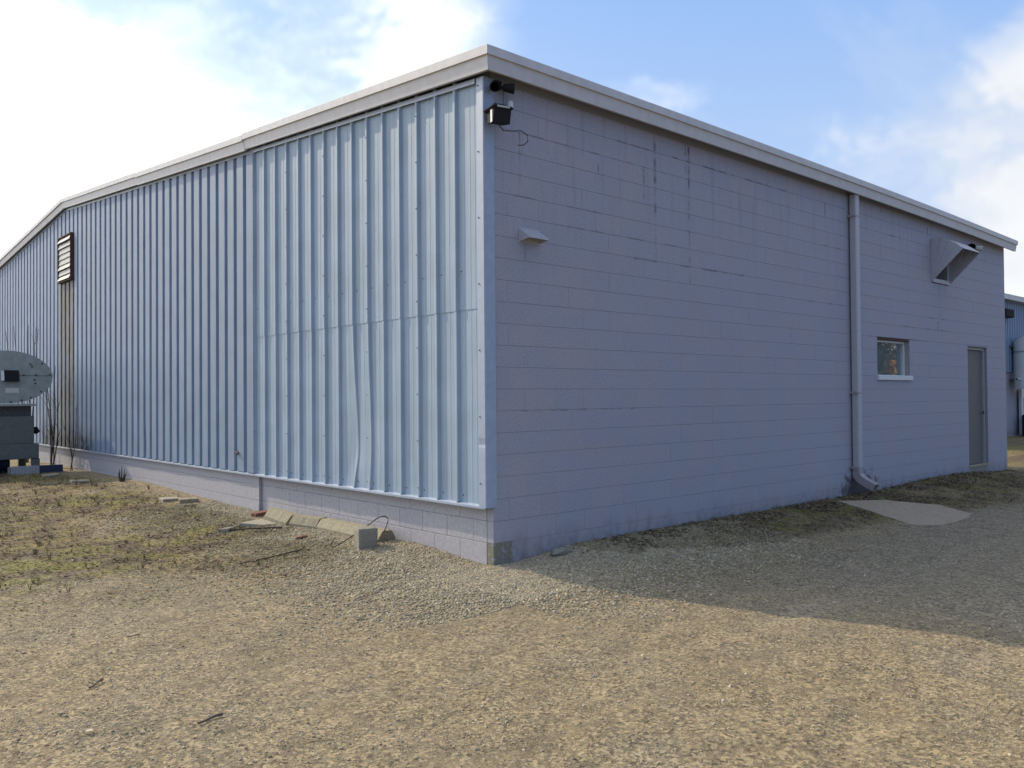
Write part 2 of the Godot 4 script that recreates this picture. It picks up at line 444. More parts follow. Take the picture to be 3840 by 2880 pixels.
func make_materials() -> void:
	var g1 := grey_tex(512, 0.05, 5, 51, 0.70, 1.0)
	var g2 := grey_tex(512, 0.02, 5, 52, 0.92, 1.0)
	var g3 := grey_tex(512, 0.03, 6, 55, 0.86, 1.0)
	var n1 := normal_tex(512, 0.09, 3, 53, 3.0)
	var n2 := normal_tex(512, 0.012, 3, 54, 4.0)
	M.g1 = g1; M.n1 = n1; M.n2 = n2
	# block paint: lavender grey, four close batches
	var wt := wall_texture()
	M.paint = []
	for t in [Vector3(0.402, 0.398, 0.452), Vector3(0.396, 0.396, 0.450), Vector3(0.408, 0.400, 0.448), Vector3(0.393, 0.392, 0.445)]:
		var m := mat(lin(t.x, t.y, t.z), 0.75, wt, 1.0, null)
		m.uv1_scale = Vector3(1.0 / 13.4, 1.0 / 4.6, 1.0 / 13.4)
		m.uv1_offset = Vector3.ZERO
		m.uv1_triplanar_sharpness = 8.0
		M.paint.append(m)
	M.mortar = mat(lin(0.40, 0.40, 0.45), 0.9, g1, 3.0)
	M.plinth = []
	for t in [Vector3(0.460, 0.450, 0.475), Vector3(0.472, 0.460, 0.485), Vector3(0.452, 0.443, 0.470)]:
		M.plinth.append(mat(lin(t.x, t.y, t.z), 0.8, g3, 1.3, n1, 0.2))
	var st := siding_texture()
	M.siding_old = mat(lin(0.230, 0.300, 0.410), 0.6, st)
	M.siding_old.uv1_triplanar = false; M.siding_old.uv1_world_triplanar = false; M.siding_old.uv1_scale = Vector3.ONE
	M.siding_new = mat(lin(0.345, 0.440, 0.535), 0.6, st)
	M.siding_new.uv1_triplanar = false; M.siding_new.uv1_world_triplanar = false; M.siding_new.uv1_scale = Vector3.ONE
	M.trim_blue = mat(lin(0.38, 0.44, 0.54), 0.40, g2, 0.7)
	M.shed_blue = mat(lin(0.24, 0.32, 0.44), 0.5, g2, 0.7)
	M.trim_lav = mat(lin(0.36, 0.42, 0.52), 0.45, g2, 0.7)
	M.screw = mat(lin(0.06, 0.065, 0.08), 0.5)
	M.fascia = mat(lin(0.62, 0.60, 0.585), 0.5, g2, 0.6)
	M.cap = mat(lin(0.62, 0.60, 0.585), 0.45, g2, 0.6)
	M.roof = mat(lin(0.45, 0.46, 0.47), 0.5, g2, 0.4)
	M.spout = mat(lin(0.46, 0.455, 0.485), 0.5, g2, 1.5)
	M.spout_end = mat(lin(0.48, 0.44, 0.44), 0.5, g1, 3.0)
	M.white = mat(lin(0.70, 0.71, 0.70), 0.5, g2, 1.5)
	M.rust = mat(lin(0.14, 0.075, 0.05), 0.8, g1, 2.0)
	M.slat = mat(lin(0.60, 0.57, 0.50), 0.5, g1, 2.0)
	M.door = mat(lin(0.155, 0.145, 0.135), 0.6, g2, 1.0)
	M.door_frame = mat(lin(0.50, 0.48, 0.46), 0.5, g1, 1.4)
	M.steel = mat(lin(0.4, 0.4, 0.4), 0.35, null, 1.0, null, 0.5, 0.9)
	M.black = mat(lin(0.02, 0.02, 0.022), 0.75)
	M.black.metallic_specular = 0.25
	M.lens = mat(lin(0.03, 0.03, 0.03), 0.08)
	M.reflector = mat(lin(0.42, 0.42, 0.36), 0.3)
	M.cable = mat(lin(0.10, 0.08, 0.085), 0.7)
	M.concrete = mat(lin(0.42, 0.375, 0.255), 0.92, g1, 1.2, n1, 0.9)
	M.concrete_dark = mat(lin(0.36, 0.34, 0.28), 0.92, g1, 1.6, n1, 0.9)
	M.pad = mat(lin(0.40, 0.325, 0.235), 0.9, g3, 0.6, n1, 0.12)
	M.stone_flag = mat(lin(0.50, 0.45, 0.34), 0.9, g1, 1.4, n1, 0.6)
	M.brick = mat(lin(0.30, 0.13, 0.085), 0.9, g1, 2.0, n1, 0.6)
	M.rebar = mat(lin(0.085, 0.055, 0.045), 0.8, g1, 6.0)
	M.hopper = mat(lin(0.36, 0.40, 0.375), 0.55, g3, 0.35, n2, 0.15)
	M.hopper_body = mat(lin(0.15, 0.165, 0.155), 0.6, g3, 0.5)
	M.hopper_dark = mat(lin(0.12, 0.125, 0.12), 0.7, g1, 0.8)
	M.label = mat(lin(0.62, 0.60, 0.58), 0.6)
	M.navy = mat(lin(0.015, 0.03, 0.085), 0.55, g1, 1.0)
	M.beam_grey = mat(lin(0.45, 0.46, 0.48), 0.6, g1, 1.0)
	M.stem = mat(lin(0.115, 0.085, 0.06), 0.9, g1, 5.0)
	M.bark = mat(lin(0.07, 0.058, 0.045), 0.95, g1, 2.0)
	M.weed = mat(lin(0.075, 0.055, 0.04), 0.9)
	M.twig = mat(lin(0.20, 0.145, 0.10), 0.9, g1, 6.0)
	M.dry_leaf = mat(lin(0.55, 0.48, 0.34), 0.8)
	var glass := StandardMaterial3D.new()
	glass.albedo_color = Color(0.75, 0.85, 0.85, 0.12)
	glass.transparency = BaseMaterial3D.TRANSPARENCY_ALPHA
	glass.roughness = 0.02
	M.glass = glass
	var gt := ground_textures()
	var gm := StandardMaterial3D.new()
	gm.albedo_texture = gt[0]
	gm.vertex_color_use_as_albedo = true
	gm.normal_enabled = true; gm.normal_texture = gt[1]; gm.normal_scale = 0.9
	gm.roughness = 0.95
	gm.uv1_triplanar = true; gm.uv1_world_triplanar = true
	gm.uv1_scale = Vector3.ONE * 0.52
	M.ground = gm
	var vm := StandardMaterial3D.new()
	vm.vertex_color_use_as_albedo = true
	vm.roughness = 0.9
	M.pebble = vm
	var lm := StandardMaterial3D.new()
	lm.vertex_color_use_as_albedo = true
	lm.roughness = 0.85
	lm.cull_mode = BaseMaterial3D.CULL_DISABLED
	M.litter = lm

# ------------------------------------------------------------------ ground
func axis_ticks(lo: float, hi: float, step: float, far: float) -> PackedFloat32Array:
	var a := PackedFloat32Array()
	var left := []
	var x := lo; var s := step
	while x > -far:
		s *= 1.16; x -= s; left.append(x)
	left.reverse()
	for q in left: a.append(q)
	x = lo
	while x < hi: a.append(x); x += step
	s = step
	while x < far: a.append(x); s *= 1.16; x += s
	return a

func ground_color(x: float, z: float) -> Color:
	var b := big.get_noise_2d(x * 0.8 + 9.0, z * 0.8)
	var m := mid.get_noise_2d(x * 0.9, z * 0.9 + 5.0)
	var f := fine.get_noise_2d(x * 0.6, z * 0.6)
	var c := Color(0.425, 0.368, 0.245)
	c = c.lerp(Color(0.45, 0.373, 0.225), clampf(0.5 + b * 1.2, 0, 1) * 0.7)
	c = c.lerp(Color(0.40, 0.365, 0.265), clampf(m * 1.5, 0, 1) * 0.55)
	# fine pale dust packed in the wheel tracks of the drive
	if z > 1.3 and x > -0.5:
		var t1 := exp(-pow((z - 2.55 - 0.10 * sin(x * 0.5) - 0.06 * x / 3.0) / 0.13, 2)); var t2 := exp(-pow((z - 3.9 - 0.12 * sin(x * 0.4)) / 0.15, 2))
		c = c.lerp(Color(0.58, 0.52, 0.40), clampf((t1 + t2) * (0.35 + m * 1.1), 0, 0.5) * smoothstep(-0.5, 1.2, x))
	# the travelled drive beside the block wall is packed, greyer stone dust
	c = c.lerp(Color(0.385, 0.355, 0.285), 0.8 * smoothstep(0.6, 2.2, x + 0.3 * b) * smoothstep(1.0, 1.9, z + 0.3 * m))
	c = c * (1.0 + 0.16 * f)
	var v := veg(x, z)
	if v > 0.0:
		var moss := Color(0.30, 0.285, 0.05).lerp(Color(0.33, 0.265, 0.105), clampf(0.5 + b * 1.6, 0, 1))
		var soil := Color(0.175, 0.125, 0.07)
		var k := clampf(0.45 + mid.get_noise_2d(x * 1.3 + 20.0, z * 1.3) * 1.9, 0, 1)
		if z > -0.2: k = clampf(k + 0.42, 0, 1)
		c = c.lerp(moss.lerp(soil, k), clampf(v * 1.15, 0, 0.92))
	return c

func make_ground() -> void:
	var xs := axis_ticks(-6.5, 9.0, 0.045, 420.0)
	var zs := axis_ticks(-9.0, 5.6, 0.045, 420.0)
	var nx := xs.size(); var nz := zs.size()
	var v := PackedVector3Array(); v.resize(nx * nz)
	var c := PackedColorArray(); c.resize(nx * nz)
	var nn := PackedVector3Array(); nn.resize(nx * nz)
	for j in nz:
		for i in nx:
			var x := xs[i]; var z := zs[j]
			var inside := x > 0.3 and x < LEN_X - 0.3 and z < -0.3 and z > -DEEP + 0.3
			var h := -0.3 if inside else gh(x, z)
			var close := absf(x) < 16.0 and absf(z) < 16.0
			if close and not inside: h += 0.006 * fine.get_noise_2d(x, z) + 0.010 * maxf(fine.get_noise_2d(x * 0.5 + 3.0, z * 0.5), 0.0)
			v[j * nx + i] = Vector3(x, h, z)
			c[j * nx + i] = ground_color(x, z) if not inside else Color(0.2, 0.2, 0.2)
	for j in nz:
		for i in nx:
			var a := v[j * nx + mini(i + 1, nx - 1)] - v[j * nx + maxi(i - 1, 0)]
			var b := v[mini(j + 1, nz - 1) * nx + i] - v[maxi(j - 1, 0) * nx + i]
			nn[j * nx + i] = b.cross(a).normalized()
	var ix := PackedInt32Array(); ix.resize((nx - 1) * (nz - 1) * 6)
	var k := 0
	for j in nz - 1:
		for i in nx - 1:
			var a := j * nx + i
			ix[k] = a; ix[k + 1] = a + 1; ix[k + 2] = a + nx; ix[k + 3] = a + 1; ix[k + 4] = a + nx + 1; ix[k + 5] = a + nx
			k += 6
	var arr := []; arr.resize(Mesh.ARRAY_MAX)
	arr[Mesh.ARRAY_VERTEX] = v; arr[Mesh.ARRAY_NORMAL] = nn; arr[Mesh.ARRAY_COLOR] = c; arr[Mesh.ARRAY_INDEX] = ix
	var m := ArrayMesh.new()
	m.add_surface_from_arrays(Mesh.PRIMITIVE_TRIANGLES, arr)
	var o := part("ground", m, M.ground, self)
	o.set_meta("kind", "structure")
	# concrete pad let into the ground under the downspout
	var s := Shape.new()
	var rough := PAD
	var ring := []
	for q in rough.size():
		var p1: Vector2 = rough[q]; var p2: Vector2 = rough[(q + 1) % rough.size()]
		for g in 7:
			var m2: Vector2 = p1.lerp(p2, g / 7.0)
			ring.append(m2 + Vector2(mid.get_noise_2d(m2.x * 5.0, m2.y * 5.0), mid.get_noise_2d(m2.x * 5.0 + 50.0, m2.y * 5.0)) * 0.03)
	var top := []
	for q in ring: top.append(Vector3(q.x, gh(q.x, q.y) + 0.010, q.y))
	var inn := []
	for q in ring:
		var w2: Vector2 = Vector2(6.35, 1.0) + (q - Vector2(6.35, 1.0)) * 0.6
		inn.append(Vector3(w2.x, gh(w2.x, w2.y) + 0.020, w2.y))
	var mc := Vector3(6.35, gh(6.35, 1.0) + 0.022, 1.0)
	for q in top.size():
		var q2 := (q + 1) % top.size()
		s.tri(mc, inn[q2], inn[q])
		s.quad(inn[q], inn[q2], top[q2], top[q])
		s.quad(top[q], top[q2], top[q2] - Vector3(0, 0.12, 0), top[q] - Vector3(0, 0.12, 0))
	var pad := part("concrete_pad", s.mesh(), M.pad, self)
	pad.set_meta("kind", "structure")

# ------------------------------------------------------------------ main building
func block_mesh(e: float, ex: float, H: float) -> ArrayMesh:
	# one block face, 1 m long before scaling: front at z = 0, body behind, edges eased by e (long) and ex (ends)
	var s := Shape.new()
	var L := 0.5; var D := -0.085
	ex = ex / 0.4
	var f := [Vector3(-L + ex, -H + e, 0), Vector3(L - ex, -H + e, 0), Vector3(L - ex, H - e, 0), Vector3(-L + ex, H - e, 0)]
	var dx := e if ex > 0.0 else 0.0
	var g := [Vector3(-L, -H, -e), Vector3(L, -H, -e), Vector3(L, H, -e), Vector3(-L, H, -e)]
	var d := [Vector3(-L, -H, D), Vector3(L, -H, D), Vector3(L, H, D), Vector3(-L, H, D)]
	s.quad(f[0], f[1], f[2], f[3])
	for k in 4:
		var m := (k + 1) % 4
		if dx == 0.0 and k % 2 == 1: s.quad(d[k], d[m], f[m], f[k]); continue
		s.quad(g[k], g[m], f[m], f[k])
		s.quad(d[k], d[m], g[m], g[k])
	return s.mesh()

func eave_drop(x: float) -> float:
	return 0.12 * pow(clampf(x / LEN_X, 0, 1), 3.0)

func gable_y(z: float) -> float:
	return SLOPE * (-z if z > RIDGE else z + DEEP)

func make_building() -> void:
	var b := thing("industrial_building", "long low industrial building with blue ribbed metal gable and lavender painted block wall", "building")
	# --- backing of the block wall, with the two openings left open
	var win := Rect2(7.70, 1.77, 1.15, 0.63)
	var dor := Rect2(11.30, 0.215, 0.95, 2.16)
	var duct := Rect2(9.80, 3.40, 0.63, 0.60)
	var s := Shape.new()
	var zb := -0.0045; var zf := -0.20
	for q in [[0.012, 7.70, -0.4, 4.50], [7.70, 8.85, -0.4, 1.77], [7.70, 8.85, 2.40, 4.48], [8.85, 9.80, -0.4, 4.46], [9.80, 10.43, -0.4, 3.40], [9.80, 10.43, 4.00, 4.46], [10.43, 11.30, -0.4, 4.46], [11.30, 12.25, -0.4, 0.215], [11.30, 12.25, 2.375, 4.43], [12.25, 13.24, -0.4, 4.40]]:
		s.box(Vector3(q[0], q[2], zf), Vector3(q[1], q[3], zb))
	var bw := part("block_wall", s.mesh(), M.mortar, b)
	# --- every block of that wall: running bond, 0.4 by 0.2 m
	var list := []
	for k in 22:
		var y0 := 0.2 * k
		var x := 0.0
		var first := 0.2 if k % 2 == 0 else 0.4
		while x < LEN_X - 0.001:
			var x1 := minf(first if x == 0.0 else x + 0.4, LEN_X)
			var segs := [[x, x1]]
			for o in [win, dor, duct]:
				if y0 + 0.1 > o.position.y and y0 + 0.1 < o.end.y:
					var out := []
					for g in segs:
						if g[1] <= o.position.x or g[0] >= o.end.x: out.append(g); continue
						if g[0] < o.position.x - 0.03: out.append([g[0], o.position.x])
						if g[1] > o.end.x + 0.03: out.append([o.end.x, g[1]])
					segs = out
			for g in segs: list.append([g[0], g[1], y0, Vector2((g[0] + g[1]) * 0.5 + 4.97, 5.78).length(), 0])
			x = x1
	# below ground course so that the wall's foot is closed where the grade dips
	# --- plinth blocks under the metal siding, facing -x; past z = -4.64 the plinth stands 40 mm proud
	for k in 3:
		var z := 0.0915
		var first := 0.283 if k % 2 == 1 else 0.483
		while z < 16.2:
			var z1 := first if z < 0.1 else z + 0.4
			if z < 4.64 and z1 > 4.64: z1 = 4.64
			list.append([z, z1, 0.2 * k, Vector2(4.97, 5.78 + (z + z1) * 0.5).length(), 1])
			z = z1
			if absf(z - 4.64) < 0.001: z = 4.641
	list.sort_custom(func(p, q): return p[3] < q[3])
	var tight := block_mesh(0.0014, 0.0, 0.0991)
	var open_joint := block_mesh(0.0016, 0.0016, 0.0991)
	var plinth_unit := block_mesh(0.0034, 0.0028, 0.0982)
	var pw_s := Shape.new()
	# gable wall behind the siding, pentagon
	pw_s.prism([Vector2(0, -0.4), Vector2(DEEP, -0.4), Vector2(DEEP, SOFFIT), Vector2(-RIDGE, SOFFIT - SLOPE * RIDGE), Vector2(0, SOFFIT)].map(func(p): return Vector2(-p.x, p.y)), Vector3(0.010, 0, -0.201), Vector3(0, 0, 1), Vector3(0, 1, 0), Vector3(0.18, 0, 0))
	var pw := part("gable_wall", pw_s.mesh(), M.mortar, b)
	var st := Shape.new()
	st.box(Vector3(-0.026, -0.3, -16.3), Vector3(0.009, 0.548, -4.70))
	part("plinth_backing", st.mesh(), M.mortar, b)
	var rest_r := [SurfaceTool.new(), SurfaceTool.new()]
	for q in rest_r: q.begin(Mesh.PRIMITIVE_TRIANGLES)
	var made := 0
	for q in list:
		var unit := tight
		var gap := 0.0002
		if q[4] == 1:
			unit = plinth_unit; gap = rng.randf_range(0.0006, 0.003)
		elif rng.randf() < (0.65 if q[2] < 0.55 else 0.16):
			unit = open_joint; gap = rng.randf_range(0.0004, 0.0018)
		var lenx: float = q[1] - q[0] - gap
		var proud := rng.randf_range(-0.0006, 0.0006)
		var bas := Basis.from_scale(Vector3(lenx, 1.0, 1.0))
		var pos := Vector3((q[0] + q[1]) * 0.5, q[2] + 0.1, proud)
		var m: Material = M.paint[rng.randi() % 4]
		if q[4] == 1:
			bas = Basis(Vector3.UP, -PI / 2) * bas
			var px: float = -0.040 if q[0] > 4.6 else 0.0
			pos = Vector3(px + proud, q[2] + 0.1, -(q[0] + q[1]) * 0.5)
			m = M.plinth[rng.randi() % 3]
			if q[2] > 0.35:
				bas = bas * Basis.from_scale(Vector3(1, 0.74, 1))
				pos.y = 0.4 + 0.074
		var xf := Transform3D(bas, pos)
		if made < 300:
			var o := part("block", unit, m, pw if q[4] == 1 else bw)
			o.transform = xf
			made += 1
		else:
			rest_r[q[4]].append_from(unit, 0, xf)
	for k in 2:
		var o := part("far_blocks", rest_r[k].commit(), M.paint[0] if k == 0 else M.plinth[0], pw if k == 1 else bw)
		o.set_meta("kind", "stuff")
	# --- other outer walls and the roof
	s = Shape.new()
	s.prism([Vector2(0, -0.4), Vector2(DEEP - 0.21, -0.4), Vector2(DEEP - 0.21, SOFFIT), Vector2(-RIDGE, SOFFIT - SLOPE * RIDGE), Vector2(0, SOFFIT)].map(func(p): return Vector2(p.x, p.y)), Vector3(13.24, 0, -0.205), Vector3(0, 0, -1), Vector3(0, 1, 0), Vector3(-0.2, 0, 0))
	part("end_wall", s.mesh(), M.paint[1], b)
	s = Shape.new(); s.box(Vector3(0.2, -0.4, -DEEP), Vector3(13.03, 4.42, -DEEP + 0.2))
	part("rear_wall", s.mesh(), M.paint[1], b)
	s = Shape.new(); s.box(Vector3(0.21, -0.06, -DEEP + 0.21), Vector3(13.02, 0.0, -0.21))
	part("floor_slab", s.mesh(), M.mortar, b)
	s = Shape.new()
	var ytop := SOFFIT + 0.19
	for side in [0, 1]:
		var z0 := 0.16 if side == 0 else -DEEP - 0.16
		var p := []
		for yy in [-0.09, 0.0]:
			var q4 := [Vector3(-0.15, 0, z0), Vector3(13.38, 0, z0), Vector3(13.38, 0, RIDGE), Vector3(-0.15, 0, RIDGE)]
			for g in 4:
				var vv: Vector3 = q4[g]
				var far := vv.x > 5.0 and absf(vv.z - z0) < 0.01
				vv.y = ytop + yy + (0.0 if absf(vv.z - z0) < 0.01 else -SLOPE * RIDGE) - (0.12 if far else 0.0)
				p.append(vv)
		if side == 1:
			p = [p[3], p[2], p[1], p[0], p[7], p[6], p[5], p[4]]
		s.hexa(p)
	part("roof", s.mesh(), M.roof, b)
	make_fascia(b)
	make_siding(b)
	make_openings(b, win, dor)
	make_fittings(b)

func make_fascia(b: Node3D) -> void:
	# two bands: a leaning fascia board with its soffit return and a square metal cap above it
	var band := [Vector2(0.122, 0.004), Vector2(0.156, 0.0), Vector2(0.180, 0.128), Vector2(0.145, 0.128)]
	var capp := [Vector2(0.02, 0.131), Vector2(0.188, 0.120), Vector2(0.200, 0.120), Vector2(0.204, 0.196), Vector2(0.196, 0.204), Vector2(-0.05, 0.206)]
	var eave := [[-1.0, 3.05], [3.052, 6.10], [6.102, 9.15], [9.152, 13.42]]
	for e in eave:
		for w in [[band, "fascia_board", M.fascia], [capp, "cap_flashing", M.cap]]:
			var s := Shape.new()
			var pr: Array = w[0]
			var n := pr.size()
			var steps := 4
			for g in steps:
				for k in n:
					var m := (k + 1) % n
					var q := []
					for pk in [[k, 0], [m, 0], [m, 1], [k, 1]]:
						var pt: Vector2 = pr[pk[0]]
						var xa: float = lerpf(e[0], e[1], (g + pk[1]) / float(steps))
						if e[0] < 0: xa = lerpf(-pt.x, e[1], (g + pk[1]) / float(steps))
						q.append(Vector3(xa, SOFFIT + pt.y - eave_drop(xa), pt.x))
					s.quad(q[0], q[3], q[2], q[1])
			# end faces
			for fe in [0, 1]:
				var xa: float = e[fe]
				var pts := []
				for pt in pr: pts.append(Vector3(-pt.x if (fe == 0 and e[0] < 0) else xa, SOFFIT + pt.y - eave_drop(maxf(xa, 0)), pt.x))
				for k in range(1, n - 1):
					if fe == 0: s.tri(pts[0], pts[k + 1], pts[k])
					else: s.tri(pts[0], pts[k], pts[k + 1])
			part(w[1], s.mesh(), w[2], b)
	var rake := [[1.0, -4.78], [-4.783, -8.95], [-8.953, RIDGE], [RIDGE - 0.001, -18.0], [-18.003, -22.5], [-22.503, -27.2]]
	for e in rake:
		var step := 0.0 if e[0] > 0 else (0.016 if e[0] > -8.0 else 0.006)
		for w in [[band, "fascia_board", M.fascia], [capp, "cap_flashing", M.cap]]:
			var s := Shape.new()
			var pr: Array = w[0]
			var n := pr.size()
			for k in n:
				var m := (k + 1) % n
				var q := []
				for pk in [[k, 0], [m, 0], [m, 1], [k, 1]]:
					var pt: Vector2 = pr[pk[0]]
					var za: float = e[pk[1]]
					if pk[1] == 0 and e[0] > 0: za = pt.x
					q.append(Vector3(-pt.x - 0.002, SOFFIT + pt.y + gable_y(za) * (1.0 if za < 0 else 0.0) - step, za))
				s.quad(q[0], q[3], q[2], q[1])
			for fe in [0, 1]:
				if fe == 0 and e[0] > 0: continue
				var pts := []
				for pt in pr: pts.append(Vector3(-pt.x - 0.002, SOFFIT + pt.y + gable_y(e[fe]) - step, e[fe]))
				for k in range(1, n - 1):
					if fe == 0: s.tri(pts[0], pts[k + 1], pts[k])
					else: s.tri(pts[0], pts[k], pts[k + 1])
			part(w[1], s.mesh(), w[2], b)

func sheet(z0: float, prof: Array, y0: float, top, dents: Array, rows: int, x0: float) -> ArrayMesh:
	# prof: [distance along -z, height out of the pan]; top: Callable giving the upper edge
	var s := Shape.new()
	var grid := []
	for r in rows + 1:
		var line := []
		for p in prof:
			var z: float = z0 - p[0]
			var y: float = lerpf(y0, top.call(z), r / float(rows))
			var q := Vector3(x0 - p[1], y, z)
			for d in dents:
				# dent: centre z, y, half width, half height up, half height down, push in, push along z
				var dy: float = (y - d[1]) / (d[3] if y > d[1] else d[4])
				var k := exp(-pow((z - d[0]) / d[2], 2) - dy * dy)
				q.x += d[5] * k * (0.35 + p[1] * 20.0)
				q.z += d[6] * k
			line.append(q)
		grid.append(line)
	for r in rows:
		for k in prof.size() - 1:
			var a: Vector3 = grid[r][k]; var bb: Vector3 = grid[r][k + 1]; var c: Vector3 = grid[r + 1][k + 1]; var d: Vector3 = grid[r + 1][k]
			s.quad(bb, a, d, c, uvz(bb), uvz(a), uvz(d), uvz(c))
	return s.mesh()

func uvz(p: Vector3) -> Vector2:
	return Vector2(-p.z / 27.0, 1.0 - p.y / 6.0)

func make_siding(b: Node3D) -> void:
	var x0 := -0.055
	var pitch := 0.3048
	# newer sheets: 3 tall ribs each, flat pans with two small stiffeners
	var base := [[0.0, 0.0], [0.012, 0.027], [0.016, 0.0295], [0.036, 0.0295], [0.045, 0.0262], [0.062, 0.0]]
	for st in [0.140, 0.222]:
		base += [[st, 0.0], [st + 0.004, 0.0016], [st + 0.011, 0.0016], [st + 0.015, 0.0]]
	var prof := []
	for k in 3:
		for p in base: prof.append([p[0] + pitch * k, p[1]])
	prof.append([pitch * 3, 0.0])
	var split := 2.365
	for k in 5:
		var z0 := -0.395 - pitch * 3 * k
		var pr := prof
		if k == 4:
			pr = prof.filter(func(p): return p[0] < 0.64)
		part("siding_panel", sheet(z0, pr, split - 0.03, func(z): return SOFFIT + gable_y(z) + 0.02, [], 1, x0 - 0.0045), M.siding_new, b)
		var dents := []
		if k == 1 or k == 2:
			dents = [[-2.24, 1.0, 0.16, 0.75, 0.30, 0.034, 0.055], [-1.93, 1.05, 0.14, 0.8, 0.5, 0.016, 0.03], [-2.33, 0.72, 0.10, 0.22, 0.15, 0.020, -0.02]]
		part("siding_panel", sheet(z0, pr, 0.556, func(_z): return split, dents, 30 if dents else 1, x0), M.siding_new, b)
	# flat end strip between the first rib and the corner trim
	var edge := [[0.0, 0.0], [0.055, 0.0], [0.060, 0.0016], [0.066, 0.0016], [0.070, 0.0], [0.126, 0.0], [0.130, 0.0016], [0.137, 0.0016], [0.141, 0.0], [0.215, 0.0], [0.219, 0.0016], [0.226, 0.0016], [0.230, 0.0], [0.304, 0.0]]
	part("siding_panel", sheet(-0.091, edge, split - 0.03, func(z): return SOFFIT + gable_y(z) + 0.02, [], 1, x0 - 0.0045), M.siding_new, b)
	part("siding_panel", sheet(-0.091, edge, 0.556, func(_z): return split, [], 1, x0), M.siding_new, b)
	# older sheets: broad raised faces with narrow sunk grooves
	var ob := [[0.0, 0.0], [0.016, 0.030], [0.020, 0.0325], [0.208, 0.0325], [0.222, 0.0280], [0.236, 0.0]]
	var op := []
	for k in 3:
		for p in ob: op.append([p[0] + 0.2985 * k, p[1]])
	op.append([0.2985 * 3, 0.0])
	var z := -4.68
	var count := 0
	while z > -26.9:
		var wide := 0.2985 * 3
		var pr2 := op
		if z - wide < -26.98: pr2 = op.filter(func(p): return p[0] < z + 26.98)
		if pr2.size() < 3: break
		var dn := []
		if count == 0: dn = [[-5.1, 1.30, 0.02, 0.05, 0.05, 0.010, 0.0]]
		elif count == 4: dn = [[-8.75, 0.75, 0.10, 0.25, 0.2, 0.012, 0.02]]
		elif count == 6: dn = [[-10.4, 0.72, 0.12, 0.3, 0.2, 0.014, -0.02]]
		if z - wide < RIDGE and z > RIDGE:
			# the sheet under the ridge is cut to both slopes
			pr2 = pr2.duplicate()
			pr2.append([z - RIDGE, 0.0])
			pr2.sort_custom(func(p, q): return p[0] < q[0])
			for i in pr2.size():
				if absf(pr2[i][0] - (z - RIDGE)) < 1e-6 and i > 0 and i < pr2.size() - 1:
					var t: float = (pr2[i][0] - pr2[i - 1][0]) / maxf(pr2[i + 1][0] - pr2[i - 1][0], 1e-5)
					pr2[i] = [pr2[i][0], lerpf(pr2[i - 1][1], pr2[i + 1][1], t)]
		part("siding_panel", sheet(z, pr2, 0.556, func(zz): return SOFFIT + gable_y(zz) + 0.02, dn, 24 if dn else 1, x0), M.siding_old, b)
		z -= wide
		count += 1
	# drip flashing under the sheets, in lengths
	for e in [[0.0, -2.45], [-2.453, -4.66], [-4.663, -7.7], [-7.703, -10.7], [-10.703, -13.7], [-13.703, -16.7], [-16.703, -20.0], [-20.003, -23.5], [-23.503, -27.0]]:
		var s := Shape.new()
		var n := 8
		for k in n:
			var za: float = lerpf(e[0], e[1], k / float(n)); var zc: float = lerpf(e[0], e[1], (k + 1) / float(n))
			var wa := 0.004 * sin(za * 5.1); var wc := 0.004 * sin(zc * 5.1)
			var a := [Vector3(-0.046, 0.600, za), Vector3(-0.051, 0.600, za), Vector3(-0.053, 0.556, za), Vector3(-0.098 + wa, 0.541, za), Vector3(-0.098 + wa, 0.522, za), Vector3(-0.046, 0.538, za)]
			var c := [Vector3(-0.046, 0.600, zc), Vector3(-0.051, 0.600, zc), Vector3(-0.053, 0.556, zc), Vector3(-0.098 + wc, 0.541, zc), Vector3(-0.098 + wc, 0.522, zc), Vector3(-0.046, 0.538, zc)]
			for g in 6:
				var m := (g + 1) % 6
				s.quad(a[g], c[g], c[m], a[m])
		part("drip_flashing", s.mesh(), M.trim_blue, b)
	# trim under the rake fascia
	for e in [[-0.11, -4.7], [-4.703, -9.0], [-9.003, RIDGE], [RIDGE - 0.003, -18.0], [-18.003, -22.5], [-22.503, -27.0]]:
		var s := Shape.new()
		var ya: float = SOFFIT + gable_y(e[0]); var yc: float = SOFFIT + gable_y(e[1])
		s.hexa([Vector3(-0.094, ya - 0.045, e[0]), Vector3(-0.088, ya - 0.045, e[0]), Vector3(-0.088, yc - 0.045, e[1]), Vector3(-0.094, yc - 0.045, e[1]),
			Vector3(-0.094, ya - 0.002, e[0]), Vector3(-0.088, ya - 0.002, e[0]), Vector3(-0.088, yc - 0.002, e[1]), Vector3(-0.094, yc - 0.002, e[1])])
		part("rake_trim", s.mesh(), M.trim_blue, b)
	# corner trim: a folded angle over both walls, with a small dent
	var ct := Shape.new()
	var rows := 130
